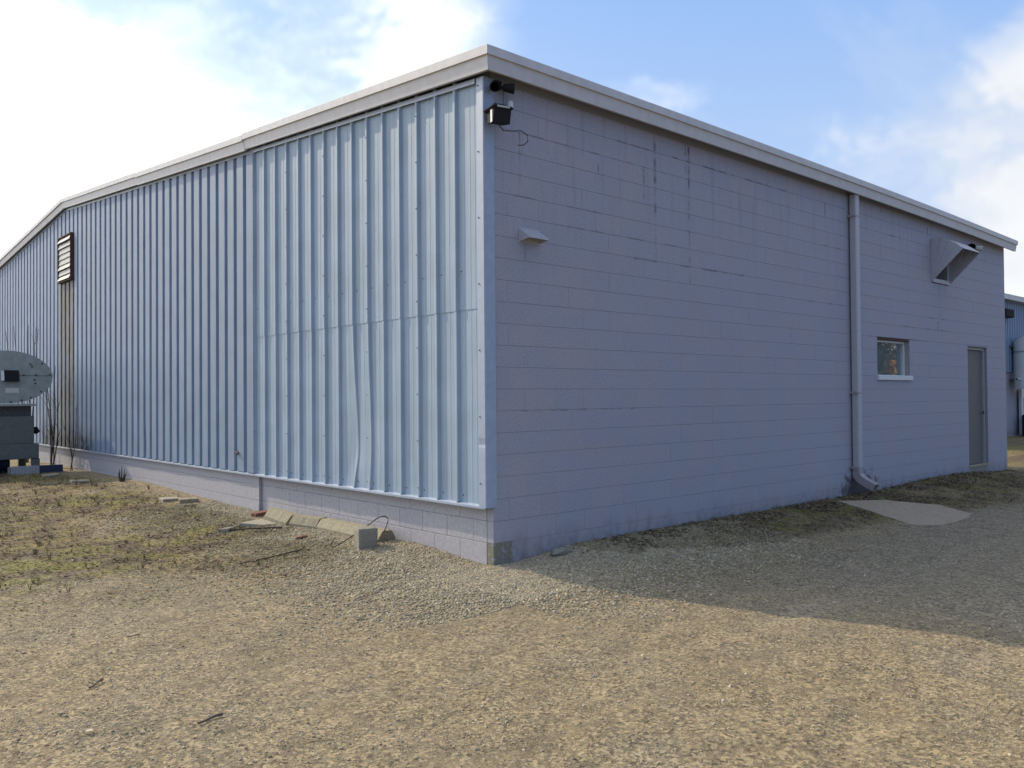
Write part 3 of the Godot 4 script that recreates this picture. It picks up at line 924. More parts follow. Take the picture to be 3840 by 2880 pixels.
	for k in rows:
		var ya := lerpf(0.532, SOFFIT - 0.003, k / float(rows)); var yc := lerpf(0.532, SOFFIT - 0.003, (k + 1) / float(rows))
		var da := 0.007 * exp(-pow((ya - 1.11) / 0.03, 2)); var dc := 0.007 * exp(-pow((yc - 1.11) / 0.03, 2))
		var f := [Vector3(-0.056, 0, -0.112), Vector3(-0.062, 0, -0.092), Vector3(-0.096, 0, -0.082), Vector3(-0.100, 0, 0.012), Vector3(-0.092, 0, 0.020), Vector3(0.028, 0, 0.018), Vector3(0.030, 0, 0.004)]
		for g in f.size() - 1:
			var a: Vector3 = f[g]; var c: Vector3 = f[g + 1]
			var sa := 1.0 if g == 3 or g == 4 else 0.0
			var sc := 1.0 if g + 1 == 3 or g + 1 == 4 else 0.0
			ct.quad(Vector3(a.x + da * sa, ya, a.z - da * sa), Vector3(c.x + da * sc, ya, c.z - da * sc), Vector3(c.x + dc * sc, yc, c.z - dc * sc), Vector3(a.x + dc * sa, yc, a.z - dc * sa))
	ct.quad(Vector3(-0.10, 0.5325, -0.08), Vector3(0.0, 0.5325, -0.08), Vector3(0.0, 0.5325, 0.018), Vector3(-0.10, 0.5325, 0.018))
	part("corner_trim", ct.mesh(), M.trim_lav, b)
	# screw heads, too small to pick apart
	var sc := Shape.new()
	var heads := []
	for k in 15:
		var zr := -0.395 - pitch * k
		heads.append(Vector3(x0 - 0.006, 2.70, zr + 0.035 - pitch * 0.0))
		heads.append(Vector3(x0 - 0.002, 0.62, zr + 0.035))
		if k % 3 == 2 or k == 14:
			for q in 9: heads.append(Vector3(x0 - 0.036, 0.64 + 0.46 * q, zr - 0.028))
	for q in 7: heads.append(Vector3(-0.101, 0.75 + 0.6 * q, -0.06))
	for h in heads:
		sc.bevel_box(h - Vector3(0.004, 0.006, 0.006), h + Vector3(0.003, 0.006, 0.006), 0.002)
	var so := part("screw_heads", sc.mesh(), M.screw, b)
	so.set_meta("kind", "stuff")
	# bent latch on the older sheets
	var kn := Shape.new()
	kn.tube([Vector3(-0.085, 0.82, -5.20), Vector3(-0.115, 0.815, -5.17), Vector3(-0.118, 0.80, -5.10)], [0.012, 0.014, 0.010], 7)
	kn.tube([Vector3(-0.088, 0.80, -5.18), Vector3(-0.110, 0.77, -5.18)], [0.010, 0.008], 6)
	part("latch", kn.mesh(), M.rebar, b)
	# steel angle let into the plinth at the step
	var an := Shape.new()
	an.box(Vector3(-0.047, 0.02, -4.700), Vector3(0.004, 0.15, -4.636))
	part("plinth_foot", an.mesh(), M.plinth[2], b)

func frame_rect(x0: float, x1: float, y0: float, y1: float, z0: float, z1: float, w: float) -> Shape:
	var s := Shape.new()
	s.bevel_box(Vector3(x0, y0, z0), Vector3(x0 + w, y1, z1), 0.004)
	s.bevel_box(Vector3(x1 - w, y0, z0), Vector3(x1, y1, z1), 0.004)
	s.bevel_box(Vector3(x0 + w, y1 - w, z0 + 0.001), Vector3(x1 - w, y1 - 0.001, z1 - 0.001), 0.004)
	s.bevel_box(Vector3(x0 + w, y0 + 0.001, z0 + 0.001), Vector3(x1 - w, y0 + w, z1 - 0.001), 0.004)
	return s

func make_openings(b: Node3D, win: Rect2, dor: Rect2) -> void:
	var s := frame_rect(win.position.x + 0.004, win.end.x - 0.004, win.position.y + 0.02, win.end.y - 0.034, -0.135, -0.075, 0.035)
	var w := part("window", s.mesh(), M.white, b)
	w.set_meta("label", "small horizontal window with white frame and dark glass")
	var q := Shape.new()
	q.box(Vector3(win.position.x + 0.04, win.position.y + 0.055, -0.108), Vector3(win.end.x - 0.04, win.end.y - 0.07, -0.103))
	part("pane", q.mesh(), M.glass, w)
	q = Shape.new()
	q.bevel_box(Vector3(win.position.x - 0.02, win.position.y - 0.03, -0.074), Vector3(win.end.x + 0.05, win.position.y + 0.045, 0.035), 0.006)
	part("sill", q.mesh(), M.white, w)
	q = Shape.new()
	q.bevel_box(Vector3(win.position.x - 0.002, win.end.y - 0.033, -0.19), Vector3(win.end.x + 0.002, win.end.y - 0.004, -0.012), 0.002)
	part("lintel", q.mesh(), M.rust, w)
	q = Shape.new()
	q.box(Vector3(win.position.x, win.position.y + 0.046, -0.0745), Vector3(win.position.x + 0.003, win.end.y - 0.036, -0.004))
	q.box(Vector3(win.end.x - 0.003, win.position.y + 0.046, -0.0745), Vector3(win.end.x, win.end.y - 0.036, -0.004))
	part("reveal", q.mesh(), M.door_frame, w)
	# steel door, set back in its frame
	q = frame_rect(dor.position.x + 0.003, dor.end.x - 0.003, dor.position.y - 0.05, dor.end.y - 0.004, -0.15, -0.045, 0.045)
	var d := part("door", q.mesh(), M.door_frame, b)
	d.set_meta("label", "dark grey steel door set back in a pale frame")
	q = Shape.new()
	q.bevel_box(Vector3(dor.position.x + 0.05, dor.position.y + 0.008, -0.125), Vector3(dor.end.x - 0.05, dor.end.y - 0.053, -0.085), 0.003)
	part("door_leaf", q.mesh(), M.door, d)
	q = Shape.new()
	q.tube([Vector3(dor.end.x - 0.12, 1.17, -0.085), Vector3(dor.end.x - 0.12, 1.17, -0.055), Vector3(dor.end.x - 0.12, 1.17, -0.03)], [0.012, 0.012, 0.028], 10)
	part("handle", q.mesh(), M.steel, d)
	q = Shape.new()
	q.bevel_box(Vector3(dor.position.x + 0.002, dor.position.y - 0.03, -0.045), Vector3(dor.end.x - 0.002, dor.position.y + 0.006, 0.012), 0.004)
	part("threshold", q.mesh(), M.pad, d)

func make_fittings(b: Node3D) -> void:
	# downspout with straps and a kicked-out shoe
	var s := Shape.new()
	s.bevel_box(Vector3(6.815, 0.42, 0.022), Vector3(6.935, 4.418, 0.122), 0.012)
	var d := part("downspout", s.mesh(), M.spout, b)
	d.set_meta("label", "square painted downspout running from eave to ground")
	var pth := [[0.0, 0.43, 0.072, 0.0], [0.0, 0.36, 0.078, 0.35], [0.0, 0.31, 0.12, 0.8], [0.0, 0.255, 0.215, 1.0], [0.0, 0.20, 0.33, 1.0]]
	s = Shape.new()
	for k in pth.size() - 1:
		var ring := []
		for e in [pth[k], pth[k + 1]]:
			var ang: float = e[3] * 1.08
			var nrm := Vector3(0, sin(ang), cos(ang)) * 0.053
			var ctr := Vector3(6.875, e[1], e[2])
			for g in [[-0.062, 1.0], [0.062, 1.0], [0.062, -1.0], [-0.062, -1.0]]:
				ring.append(ctr + Vector3(g[0], 0, 0) + nrm * g[1])
		for g in 4:
			var m := (g + 1) % 4
			s.quad(ring[m], ring[g], ring[g + 4], ring[m + 4])
	part("shoe", s.mesh(), M.spout_end, d)
	for y in [1.55, 0.47, 4.1]:
		s = Shape.new()
		s.bevel_box(Vector3(6.790, y - 0.014, 0.003), Vector3(6.941, y + 0.014, 0.126), 0.002)
		part("strap", s.mesh(), M.spout_end, d)
	# big sheet-metal exhaust hood, open below
	s = Shape.new()
	var prof := [Vector2(0.0, 4.135), Vector2(0.15, 4.125), Vector2(0.29, 4.075), Vector2(0.40, 4.00), Vector2(0.51, 3.905)]
	var x0 := 9.745; var x1 := 10.485
	var ln := Shape.new()
	for k in prof.size() - 1:
		var p: Vector2 = prof[k]; var q: Vector2 = prof[k + 1]
		s.quad(Vector3(x0, p.y, p.x), Vector3(x0, q.y, q.x), Vector3(x1, q.y, q.x), Vector3(x1, p.y, p.x))
		ln.quad(Vector3(x0 + 0.004, p.y - 0.006, p.x), Vector3(x1 - 0.004, p.y - 0.006, p.x), Vector3(x1 - 0.004, q.y - 0.006, q.x - 0.003), Vector3(x0 + 0.004, q.y - 0.006, q.x - 0.003))
		s.tri(Vector3(x0, 3.40, 0.004), Vector3(x0, q.y, q.x), Vector3(x0, p.y, p.x + 0.004))
		s.tri(Vector3(x1, 3.40, 0.004), Vector3(x1, p.y, p.x + 0.004), Vector3(x1, q.y, q.x))
		for xx in [x0 + 0.004, x1 - 0.004]:
			ln.tri(Vector3(xx, 3.408, 0.006), Vector3(xx, q.y - 0.006, q.x - 0.004), Vector3(xx, p.y - 0.006, p.x + 0.004))
	s.quad(Vector3(x0, 3.905, 0.512), Vector3(x1, 3.905, 0.512), Vector3(x1, 3.935, 0.49), Vector3(x0, 3.935, 0.49))
	var hd := part("exhaust_hood", s.mesh(), M.spout, b)
	hd.set_meta("label", "large quarter-round exhaust hood with open underside")
	part("lining", ln.mesh(), M.spout, hd)
	s = Shape.new()
	s.box(Vector3(x0 + 0.02, 3.405, 0.013), Vector3(x1 - 0.02, 3.47, 0.03))
	part("bottom_flange", s.mesh(), M.spout, hd)
	# small wedge-shaped vent hood
	s = Shape.new()
	var a0 := 0.345; var a1 := 0.60
	s.quad(Vector3(a0, 3.10, 0.003), Vector3(a0, 3.012, 0.135), Vector3(a1, 3.012, 0.135), Vector3(a1, 3.10, 0.003))
	s.quad(Vector3(a0, 3.012, 0.135), Vector3(a0, 2.998, 0.135), Vector3(a1, 2.998, 0.135), Vector3(a1, 3.012, 0.135))
	for xx in [a0, a1]:
		s.quad(Vector3(xx, 2.98, 0.003), Vector3(xx, 2.998, 0.135), Vector3(xx, 3.012, 0.135), Vector3(xx, 3.10, 0.003))
	s.bevel_box(Vector3(a0 - 0.012, 2.972, 0.002), Vector3(a1 + 0.012, 3.112, 0.006), 0.001)
	var vh := part("vent_hood", s.mesh(), M.spout, b)
	vh.set_meta("label", "small wedge-shaped vent hood near the corner")
	# louver high in the gable: rusty frame, pale blades, some hanging open
	var lv := Node3D.new()
	lv.name = "louver"
	b.add_child(lv)
	lv.set_meta("label", "rusty gable louver with pale blades, some hanging open")
	s = Shape.new()
	for e in [[4.005, 4.03, -13.98, -13.02], [4.95, 4.975, -13.98, -13.02]]:
		s.bevel_box(Vector3(-0.150, e[0], e[2]), Vector3(-0.06, e[1], e[3]), 0.004)
	for e in [[-13.98, -13.962], [-13.038, -13.02]]:
		s.bevel_box(Vector3(-0.149, 4.031, e[0]), Vector3(-0.061, 4.949, e[1]), 0.004)
	part("frame", s.mesh(), M.rust, lv)
	var open := [0.35, 0.05, 0.22, 0.0, 0.0, 0.0, 0.12, 0.30]
	for k in 8:
		s = Shape.new()
		var yb := 4.035 + 0.114 * k
		var lean: float = 0.018 + 0.09 * open[k]
		var yl: float = yb + 0.03 * open[k]
		s.hexa([Vector3(-0.118 - lean, yl, -13.06), Vector3(-0.114 - lean, yl, -13.06), Vector3(-0.114 - lean, yl, -13.94), Vector3(-0.118 - lean, yl, -13.94),
			Vector3(-0.118, yb + 0.108, -13.06), Vector3(-0.114, yb + 0.108, -13.06), Vector3(-0.114, yb + 0.108, -13.94), Vector3(-0.118, yb + 0.108, -13.94)].map(func(p): return p))
		part("blade", s.mesh(), M.slat, lv)
	# --- fittings hung on the wall: things of their own
	var f := thing("floodlight", "boxy black floodlight with pale reflector strip mounted by the building corner", "floodlight", Vector3(0.0, 4.04, 0.02), deg_to_rad(-14.0))
	s = Shape.new(); s.hexa([Vector3(-0.085, -0.085, 0.19), Vector3(0.085, -0.085, 0.19), Vector3(0.075, -0.06, 0.06), Vector3(-0.075, -0.06, 0.06),
		Vector3(-0.085, 0.045, 0.22), Vector3(0.085, 0.045, 0.22), Vector3(0.075, 0.06, 0.05), Vector3(-0.075, 0.06, 0.05)])
	part("housing", s.mesh(), M.black, f)
	s = Shape.new()
	s.bevel_box(Vector3(-0.105, 0.035, 0.03), Vector3(0.105, 0.064, 0.232), 0.012)
	s.hexa([Vector3(-0.085, 0.0645, 0.20), Vector3(0.085, 0.0645, 0.20), Vector3(0.085, 0.0645, 0.05), Vector3(-0.085, 0.0645, 0.05), Vector3(-0.05, 0.10, 0.15), Vector3(0.05, 0.10, 0.15), Vector3(0.05, 0.10, 0.08), Vector3(-0.05, 0.10, 0.08)])
	part("visor", s.mesh(), M.black, f)
	s = Shape.new(); s.box(Vector3(-0.062, 0.040, 0.2325), Vector3(0.062, 0.057, 0.2345))
	part("reflector", s.mesh(), M.reflector, f)
	s = Shape.new(); s.box(Vector3(-0.090, -0.082, 0.150), Vector3(-0.0865, 0.03, 0.185))
	part("side_tag", s.mesh(), M.white, f)
	s = Shape.new(); s.bevel_box(Vector3(-0.03, -0.03, -0.004), Vector3(0.03, 0.03, 0.07), 0.006)
	part("bracket", s.mesh(), M.black, f)
	s = Shape.new()
	s.tube([Vector3(0.01, -0.08, 0.12), Vector3(0.06, -0.12, 0.11), Vector3(0.16, -0.105, 0.09), Vector3(0.25, -0.09, 0.09), Vector3(0.315, -0.12, 0.095), Vector3(0.32, -0.18, 0.095), Vector3(0.28, -0.215, 0.08), Vector3(0.235, -0.215, 0.058)], [0.006, 0.006, 0.006, 0.006, 0.006, 0.006, 0.006, 0.006], 6)
	part("cable", s.mesh(), M.cable, f)
	var tw := thing("twin_spotlight", "black twin-headed spotlight under the eave right above the boxy floodlight", "spotlight", Vector3(0.06, 4.36, 0.0))
	s = Shape.new(); s.bevel_box(Vector3(-0.04, -0.03, 0.002), Vector3(0.04, 0.045, 0.05), 0.006)
	part("base", s.mesh(), M.black, tw)
	for e in [[-0.085, -0.045, Vector3(-0.55, -0.25, 0.8)], [0.085, -0.015, Vector3(0.75, -0.1, 0.65)]]:
		var dr: Vector3 = e[2].normalized()
		var at := Vector3(e[0], e[1], 0.085)
		s = Shape.new()
		s.tube([at - dr * 0.055, at - dr * 0.045, at, at + dr * 0.05, at + dr * 0.056], [0.014, 0.030, 0.040, 0.048, 0.046], 14)
		s.tube([Vector3(e[0] * 0.3, 0.0, 0.04), at - dr * 0.03], [0.010, 0.010], 6)
		var hdp := part("lamp_head", s.mesh(), M.black, tw)
		s = Shape.new()
		s.tube([at + dr * 0.0562, at + dr * 0.060], [0.040, 0.036], 14)
		part("lens", s.mesh(), M.lens, hdp)
	s = Shape.new()
	s.tube([Vector3(0.05, -0.03, 0.06), Vector3(0.055, -0.10, 0.05), Vector3(0.056, -0.165, 0.04)], [0.004, 0.004, 0.004], 5)
	part("cable", s.mesh(), M.cable, tw)
	var cm := thing("motion_sensor", "small white motion sensor with swivel beside the boxy floodlight", "sensor", Vector3(0.19, 4.17, 0.0))
	s = Shape.new(); s.bevel_box(Vector3(-0.020, 0.005, 0.03), Vector3(0.030, 0.075, 0.075), 0.008)
	part("sensor_head", s.mesh(), M.white, cm)
	s = Shape.new(); s.bevel_box(Vector3(-0.028, -0.055, 0.01), Vector3(0.008, 0.0, 0.055), 0.006)
	part("swivel", s.mesh(), M.white, cm)
	s = Shape.new(); s.bevel_box(Vector3(-0.05, -0.075, 0.002), Vector3(0.0, -0.03, 0.018), 0.004)
	part("base", s.mesh(), M.black, cm)
	var fl := thing("twin_spotlight", "small twin spotlight, one head black and one yellowish, above the exhaust hood", "spotlight", Vector3(11.42, 4.185, 0.0))
	s = Shape.new(); s.bevel_box(Vector3(-0.05, -0.04, 0.002), Vector3(0.05, 0.04, 0.04), 0.006)
	part("base", s.mesh(), M.white, fl)
	for e in [[-0.15, -0.02, Vector3(-0.8, -0.4, 0.6), 0], [0.16, -0.02, Vector3(0.7, -0.3, 0.7), 1]]:
		var dr: Vector3 = e[2].normalized()
		var at := Vector3(e[0], e[1], 0.10)
		s = Shape.new()
		s.tube([at - dr * 0.07, at - dr * 0.055, at, at + dr * 0.06], [0.016, 0.036, 0.05, 0.062], 12)
		s.tube([Vector3(e[0] * 0.3, 0.0, 0.03), at - dr * 0.03], [0.012, 0.012], 6)
		part("lamp_head", s.mesh(), M.black if e[3] == 0 else M.reflector, fl)

# ------------------------------------------------------------------ the next building and what stands before it
func make_neighbour() -> void:
	var z0 := -4.8
	var n := thing("far_shed", "blue metal-clad shed with pale eave behind the far end of the block wall", "building", Vector3(20, 0, z0))
	var s := Shape.new()
	s.box(Vector3(0, -0.3, -14), Vector3(30, 2.29, 0))
	part("block_base", s.mesh(), M.paint[3], n)
	# ribbed cladding
	s = Shape.new()
	var x := 0.0
	while x < 30.0:
		var pr := [[0.0, 0.0], [0.02, 0.03], [0.05, 0.03], [0.07, 0.0], [0.25, 0.0]]
		for k in pr.size() - 1:
			s.quad(Vector3(x + pr[k][0], 2.28, 0.03 + pr[k][1]), Vector3(x + pr[k + 1][0], 2.28, 0.03 + pr[k + 1][1]), Vector3(x + pr[k + 1][0], 4.86, 0.03 + pr[k + 1][1]), Vector3(x + pr[k][0], 4.86, 0.03 + pr[k][1]))
		x += 0.25
	s.box(Vector3(0.01, 2.291, -13.9), Vector3(29.99, 4.85, 0.028))
	part("siding", s.mesh(), M.shed_blue, n)
	s = Shape.new(); s.box(Vector3(-0.1, 4.83, -14.2), Vector3(30.1, 4.98, 0.30))
	part("eave", s.mesh(), M.cap, n)
	s = Shape.new()
	s.hexa([Vector3(-0.1, 4.985, 0.28), Vector3(30.1, 4.985, 0.28), Vector3(30.1, 5.6, -7), Vector3(-0.1, 5.6, -7), Vector3(-0.1, 5.02, 0.28), Vector3(30.1, 5.02, 0.28), Vector3(30.1, 5.64, -7), Vector3(-0.1, 5.64, -7)])
	part("roof", s.mesh(), M.roof, n)
	s = Shape.new(); s.bevel_box(Vector3(7.6, 4.2, 0.06), Vector3(8.42, 4.5, 0.30), 0.03)
	part("lamp", s.mesh(), M.black, n)
	# white upright tank with a pipe
	var t := thing("upright_tank", "white cylindrical tank fixed to the front of the far blue shed", "tank", Vector3(28.98, 0, z0 + 0.50))
	s = Shape.new()
	s.tube([Vector3(0, 1.7, 0), Vector3(0, 3.35, 0), Vector3(0, 3.50, 0), Vector3(0, 3.57, 0)], [0.42, 0.42, 0.36, 0.18], 24)
	part("shell", s.mesh(), M.white, t)
	s = Shape.new(); s.tube([Vector3(0, 2.98, 0), Vector3(0, 3.03, 0)], [0.435, 0.435], 24)
	part("band", s.mesh(), M.door_frame, t)
	s = Shape.new(); s.tube([Vector3(-0.75, 2.02, -0.1), Vector3(-0.40, 2.02, -0.1)], [0.035, 0.035], 8)
	part("pipe", s.mesh(), M.white, t)
	for y in [2.0, 3.2]:
		s = Shape.new()
		s.bevel_box(Vector3(-0.3, y - 0.04, -0.47), Vector3(0.3, y + 0.04, -0.36), 0.008)
		part("bracket", s.mesh(), M.hopper_dark, t)
	# white framed panel with a dark red face leaning in front of it
	var p := thing("leaning_panel", "white framed panel with dark red face leaning below the white tank", "panel", Vector3(29.45, 0, z0 + 0.12))
	s = Shape.new()
	s.bevel_box(Vector3(0.0, 0.0, -0.05), Vector3(0.22, 1.68, 0.05), 0.01)
	s.bevel_box(Vector3(0.221, 1.35, -0.049), Vector3(2.2, 1.679, 0.049), 0.01)
	part("frame", s.mesh(), M.white, p)
	s = Shape.new(); s.box(Vector3(0.222, 0.05, -0.03), Vector3(2.1, 1.348, 0.02))
	part("face", s.mesh(), M.rust, p)
	s = Shape.new()
	s.bevel_box(Vector3(-0.35, -0.05, -0.5), Vector3(-0.03, 0.75, -0.2), 0.04)
	var bar := part("waste_bin", s.mesh(), M.black, self, Vector3(29.50, 0.0, z0 + 0.75))
	tag(bar, "black box standing in the dark beside the leaning white panel", "box")

# ------------------------------------------------------------------ trees the window mirrors (beside the yard, out of frame)
func branch(s: Shape, at: Vector3, dir: Vector3, length: float, rad: float, depth: int) -> void:
	var p := at
	var path := [p]; var rr := [rad]
	var d := dir
	for k in 4:
		d = (d + Vector3(rng.randf_range(-0.18, 0.18), rng.randf_range(-0.02, 0.16), rng.randf_range(-0.18, 0.18))).normalized()
		p += d * length / 4.0
		path.append(p); rr.append(rad * (1.0 - 0.13 * (k + 1)))
	s.tube(path, rr, 6 if depth > 2 else 4)
	if depth <= 0: return
	for k in (4 if depth > 1 else 3):
		var i := 1 + rng.randi() % 4
		var side := Vector3(rng.randf_range(-1, 1), rng.randf_range(0.0, 0.8), rng.randf_range(-1, 1)).normalized()
		branch(s, path[i], (d * 0.7 + side).normalized(), length * rng.randf_range(0.55, 0.75), rr[i] * 0.55, depth - 1)

func leaf_cloud(ctr: Vector3, rad: Vector3, count: int, cols: Array, size: float) -> Shape:
	var s := Shape.new()
	for k in count:
		var q := Vector3(rng.randfn(0, 0.45), rng.randfn(0, 0.45), rng.randfn(0, 0.45)).limit_length(1.0) * rad + ctr
		if q.y < 0.02: q.y = 0.02 + rng.randf() * 0.3
		var a := Vector3(rng.randf_range(-1, 1), rng.randf_range(-1, 1), rng.randf_range(-1, 1)).normalized() * size
		var c := a.cross(Vector3(rng.randf_range(-1, 1), 1, rng.randf_range(-1, 1))).normalized() * size * 0.6
		s.tint = cols[rng.randi() % cols.size()]
		s.quad(q - a, q - c, q + a, q + c)
	return s

func make_trees_behind() -> void:
	var spots := [[Vector3(27.2, 0, 9.2), 6.5, "bare leafless tree beside the yard, the slimmer of two"], [Vector3(30.8, 0, 12.5), 8.0, "bare leafless tree beside the yard, the taller of two"]]
	for e in spots:
		var t := thing("bare_tree", e[2], "tree", e[0], 0, "trees beside the yard")
		var s := Shape.new()
		s.tube([Vector3(0, -0.1, 0), Vector3(0.05, 1.0, 0), Vector3(0, 2.0, 0.05)], [0.20, 0.16, 0.14], 9)
		part("trunk", s.mesh(), M.bark, t)
		s = Shape.new()
		for k in 5:
			var an := TAU * k / 5.0 + 0.4
			branch(s, Vector3(0, 1.7 + 0.06 * k, 0), Vector3(cos(an) * 0.7, 1.0, sin(an) * 0.7).normalized(), e[1] * 0.36, 0.085, 3)
		part("crown", s.mesh(), M.bark, t)
	for e in [[Vector3(29.0, 0, 8.7), Vector3(1.5, 1.5, 1.0), [Color(0.48, 0.22, 0.04), Color(0.36, 0.15, 0.03), Color(0.55, 0.31, 0.06)], "rust-orange leafed bush beside the yard"], [Vector3(27.6, 0, 9.9), Vector3(2.6, 2.1, 1.3), [Color(0.05, 0.055, 0.03), Color(0.07, 0.06, 0.03)], "dark olive bush beside the yard"], [Vector3(31.4, 0, 10.8), Vector3(2.6, 2.2, 1.4), [Color(0.09, 0.07, 0.04), Color(0.13, 0.08, 0.04)], "brown leafed hedge bush beside the yard"]]:
		var bsh := thing("leafy_bush", e[3], "bush", e[0], 0, "")
		var s := leaf_cloud(Vector3(0, e[1].y * 0.9, 0), e[1], 9000, e[2], 0.10)
		part("foliage", s.mesh(), M.litter, bsh)
		s = Shape.new()
		for k in 5: s.tube([Vector3(0.1 * (k - 2), 0, 0), Vector3(0.3 * (k - 2), 1.2, 0.15 * (k % 3 - 1)), Vector3(0.4 * (k - 2), 2.0, 0.2 * (k % 3 - 1))], [0.03, 0.02, 0.01], 5)
		part("stem", s.mesh(), M.bark, bsh)

# ------------------------------------------------------------------ yard
func rough_slab(poly: Array, thick: float, sd: int) -> ArrayMesh:
	# a broken slab: irregular outline, slightly uneven top, eased rim
	var r := RandomNumberGenerator.new(); r.seed = sd
	var s := Shape.new()
	var ring := []
	for k in poly.size():
		var a: Vector2 = poly[k]; var c: Vector2 = poly[(k + 1) % poly.size()]
		for j in 3: ring.append(a.lerp(c, j / 3.0) + Vector2(r.randf_range(-1, 1), r.randf_range(-1, 1)) * 0.006)
	var mc := Vector2.ZERO
	for q in ring: mc += q / ring.size()
	var top := []; var rim := []; var low := []
	for q in ring:
		var inn: Vector2 = mc + (q - mc) * (1.0 - 0.008 / maxf((q - mc).length(), 0.02))
		top.append(Vector3(inn.x, thick + r.randf_range(-0.002, 0.002), inn.y))
		rim.append(Vector3(q.x, thick - 0.007, q.y))
		low.append(Vector3(q.x, -0.03, q.y))
	var ct := Vector3(mc.x, thick, mc.y)
	for k in ring.size():
		var m := (k + 1) % ring.size()
		s.tri(ct, top[m], top[k])
		s.quad(top[k], top[m], rim[m], rim[k])
		s.quad(rim[k], rim[m], low[m], low[k])
	return s.mesh()

func curb_mesh(length: float, sd: int, rough_a: float, rough_b: float) -> ArrayMesh:
	# length of precast kerb along -z from z = 0: battered front (towards -x), broken ends
	var f := FastNoiseLite.new(); f.seed = sd; f.frequency = 9.0; f.fractal_octaves = 3
	var prof := [Vector2(-0.115, -0.03), Vector2(-0.118, 0.055), Vector2(-0.108, 0.068), Vector2(-0.055, 0.132), Vector2(-0.04, 0.140), Vector2(0.05, 0.142), Vector2(0.066, 0.132), Vector2(0.105, 0.06), Vector2(0.108, -0.03)]
	var s := Shape.new()
	var rows := 22
	var rings := []
	for k in rows + 1:
		var t := k / float(rows)
		var ring := []
		for p in prof:
			var zz := -length * t
			var jag := 0.0
			if k == 0: jag = -rough_a * (0.5 + f.get_noise_2d(p.x * 3.0, p.y * 3.0))
			if k == rows: jag = rough_b * (0.5 + f.get_noise_2d(p.x * 3.0 + 9.0, p.y * 3.0))
			var q := Vector3(p.x, p.y, zz + jag)
			if p.y > 0:
				var n3 := f.get_noise_3d(q.x, q.y, q.z)
				q += Vector3(p.x, p.y - 0.05, 0).normalized() * (n3 * 0.007 - maxf(n3 - 0.25, 0.0) * 0.03)
			ring.append(q)
		rings.append(ring)
	for k in rows:
		for g in prof.size() - 1:
			s.quad(rings[k][g], rings[k][g + 1], rings[k + 1][g + 1], rings[k + 1][g])
	for e in [0, rows]:
		var mc := Vector3(0, 0.05, rings[e][4].z + (-0.01 if e == 0 else 0.012))
		for g in prof.size() - 1:
			if e == 0: s.tri(mc, rings[e][g + 1], rings[e][g])
			else: s.tri(mc, rings[e][g], rings[e][g + 1])
	return s.mesh()

func rough_cube(w: float, h: float, d: float, sd: int) -> ArrayMesh:
	var f := FastNoiseLite.new(); f.seed = sd; f.frequency = 10.0; f.fractal_octaves = 3
	var s := Shape.new()
	var n := 9
	var dirs := [[Vector3(1, 0, 0), Vector3(0, 1, 0), Vector3(0, 0, 1)], [Vector3(-1, 0, 0), Vector3(0, 1, 0), Vector3(0, 0, -1)], [Vector3(0, 0, 1), Vector3(0, 1, 0), Vector3(-1, 0, 0)], [Vector3(0, 0, -1), Vector3(0, 1, 0), Vector3(1, 0, 0)], [Vector3(0, 1, 0), Vector3(0, 0, -1), Vector3(1, 0, 0)]]
	for dd in dirs:
		var o: Vector3 = dd[0]; var up: Vector3 = dd[1]; var sd2: Vector3 = up.cross(o)
		var g := []
		for j in n + 1:
			var line := []
			for i in n + 1:
				var p: Vector3 = o + sd2 * (2.0 * i / n - 1.0) + up * (2.0 * j / n - 1.0)
				# round the edges a little and chip them
				var m := p.abs()
				var ed := 0.0
				var srt := [m.x, m.y, m.z]; srt.sort()
				ed = smoothstep(0.80, 1.0, srt[1])
				var nz := f.get_noise_3dv(p * 0.12)
				p *= 1.0 - ed * (0.03 + 0.07 * maxf(f.get_noise_3dv(p * 0.2 + Vector3(5, 5, 5)), 0.0)) + nz * 0.012
				line.append(Vector3(p.x * w * 0.5, (p.y + 1.0) * h * 0.5, p.z * d * 0.5))
			g.append(line)
		for j in n:
			for i in n:
				s.quad(g[j][i], g[j][i + 1], g[j + 1][i + 1], g[j + 1][i])
	return s.mesh()

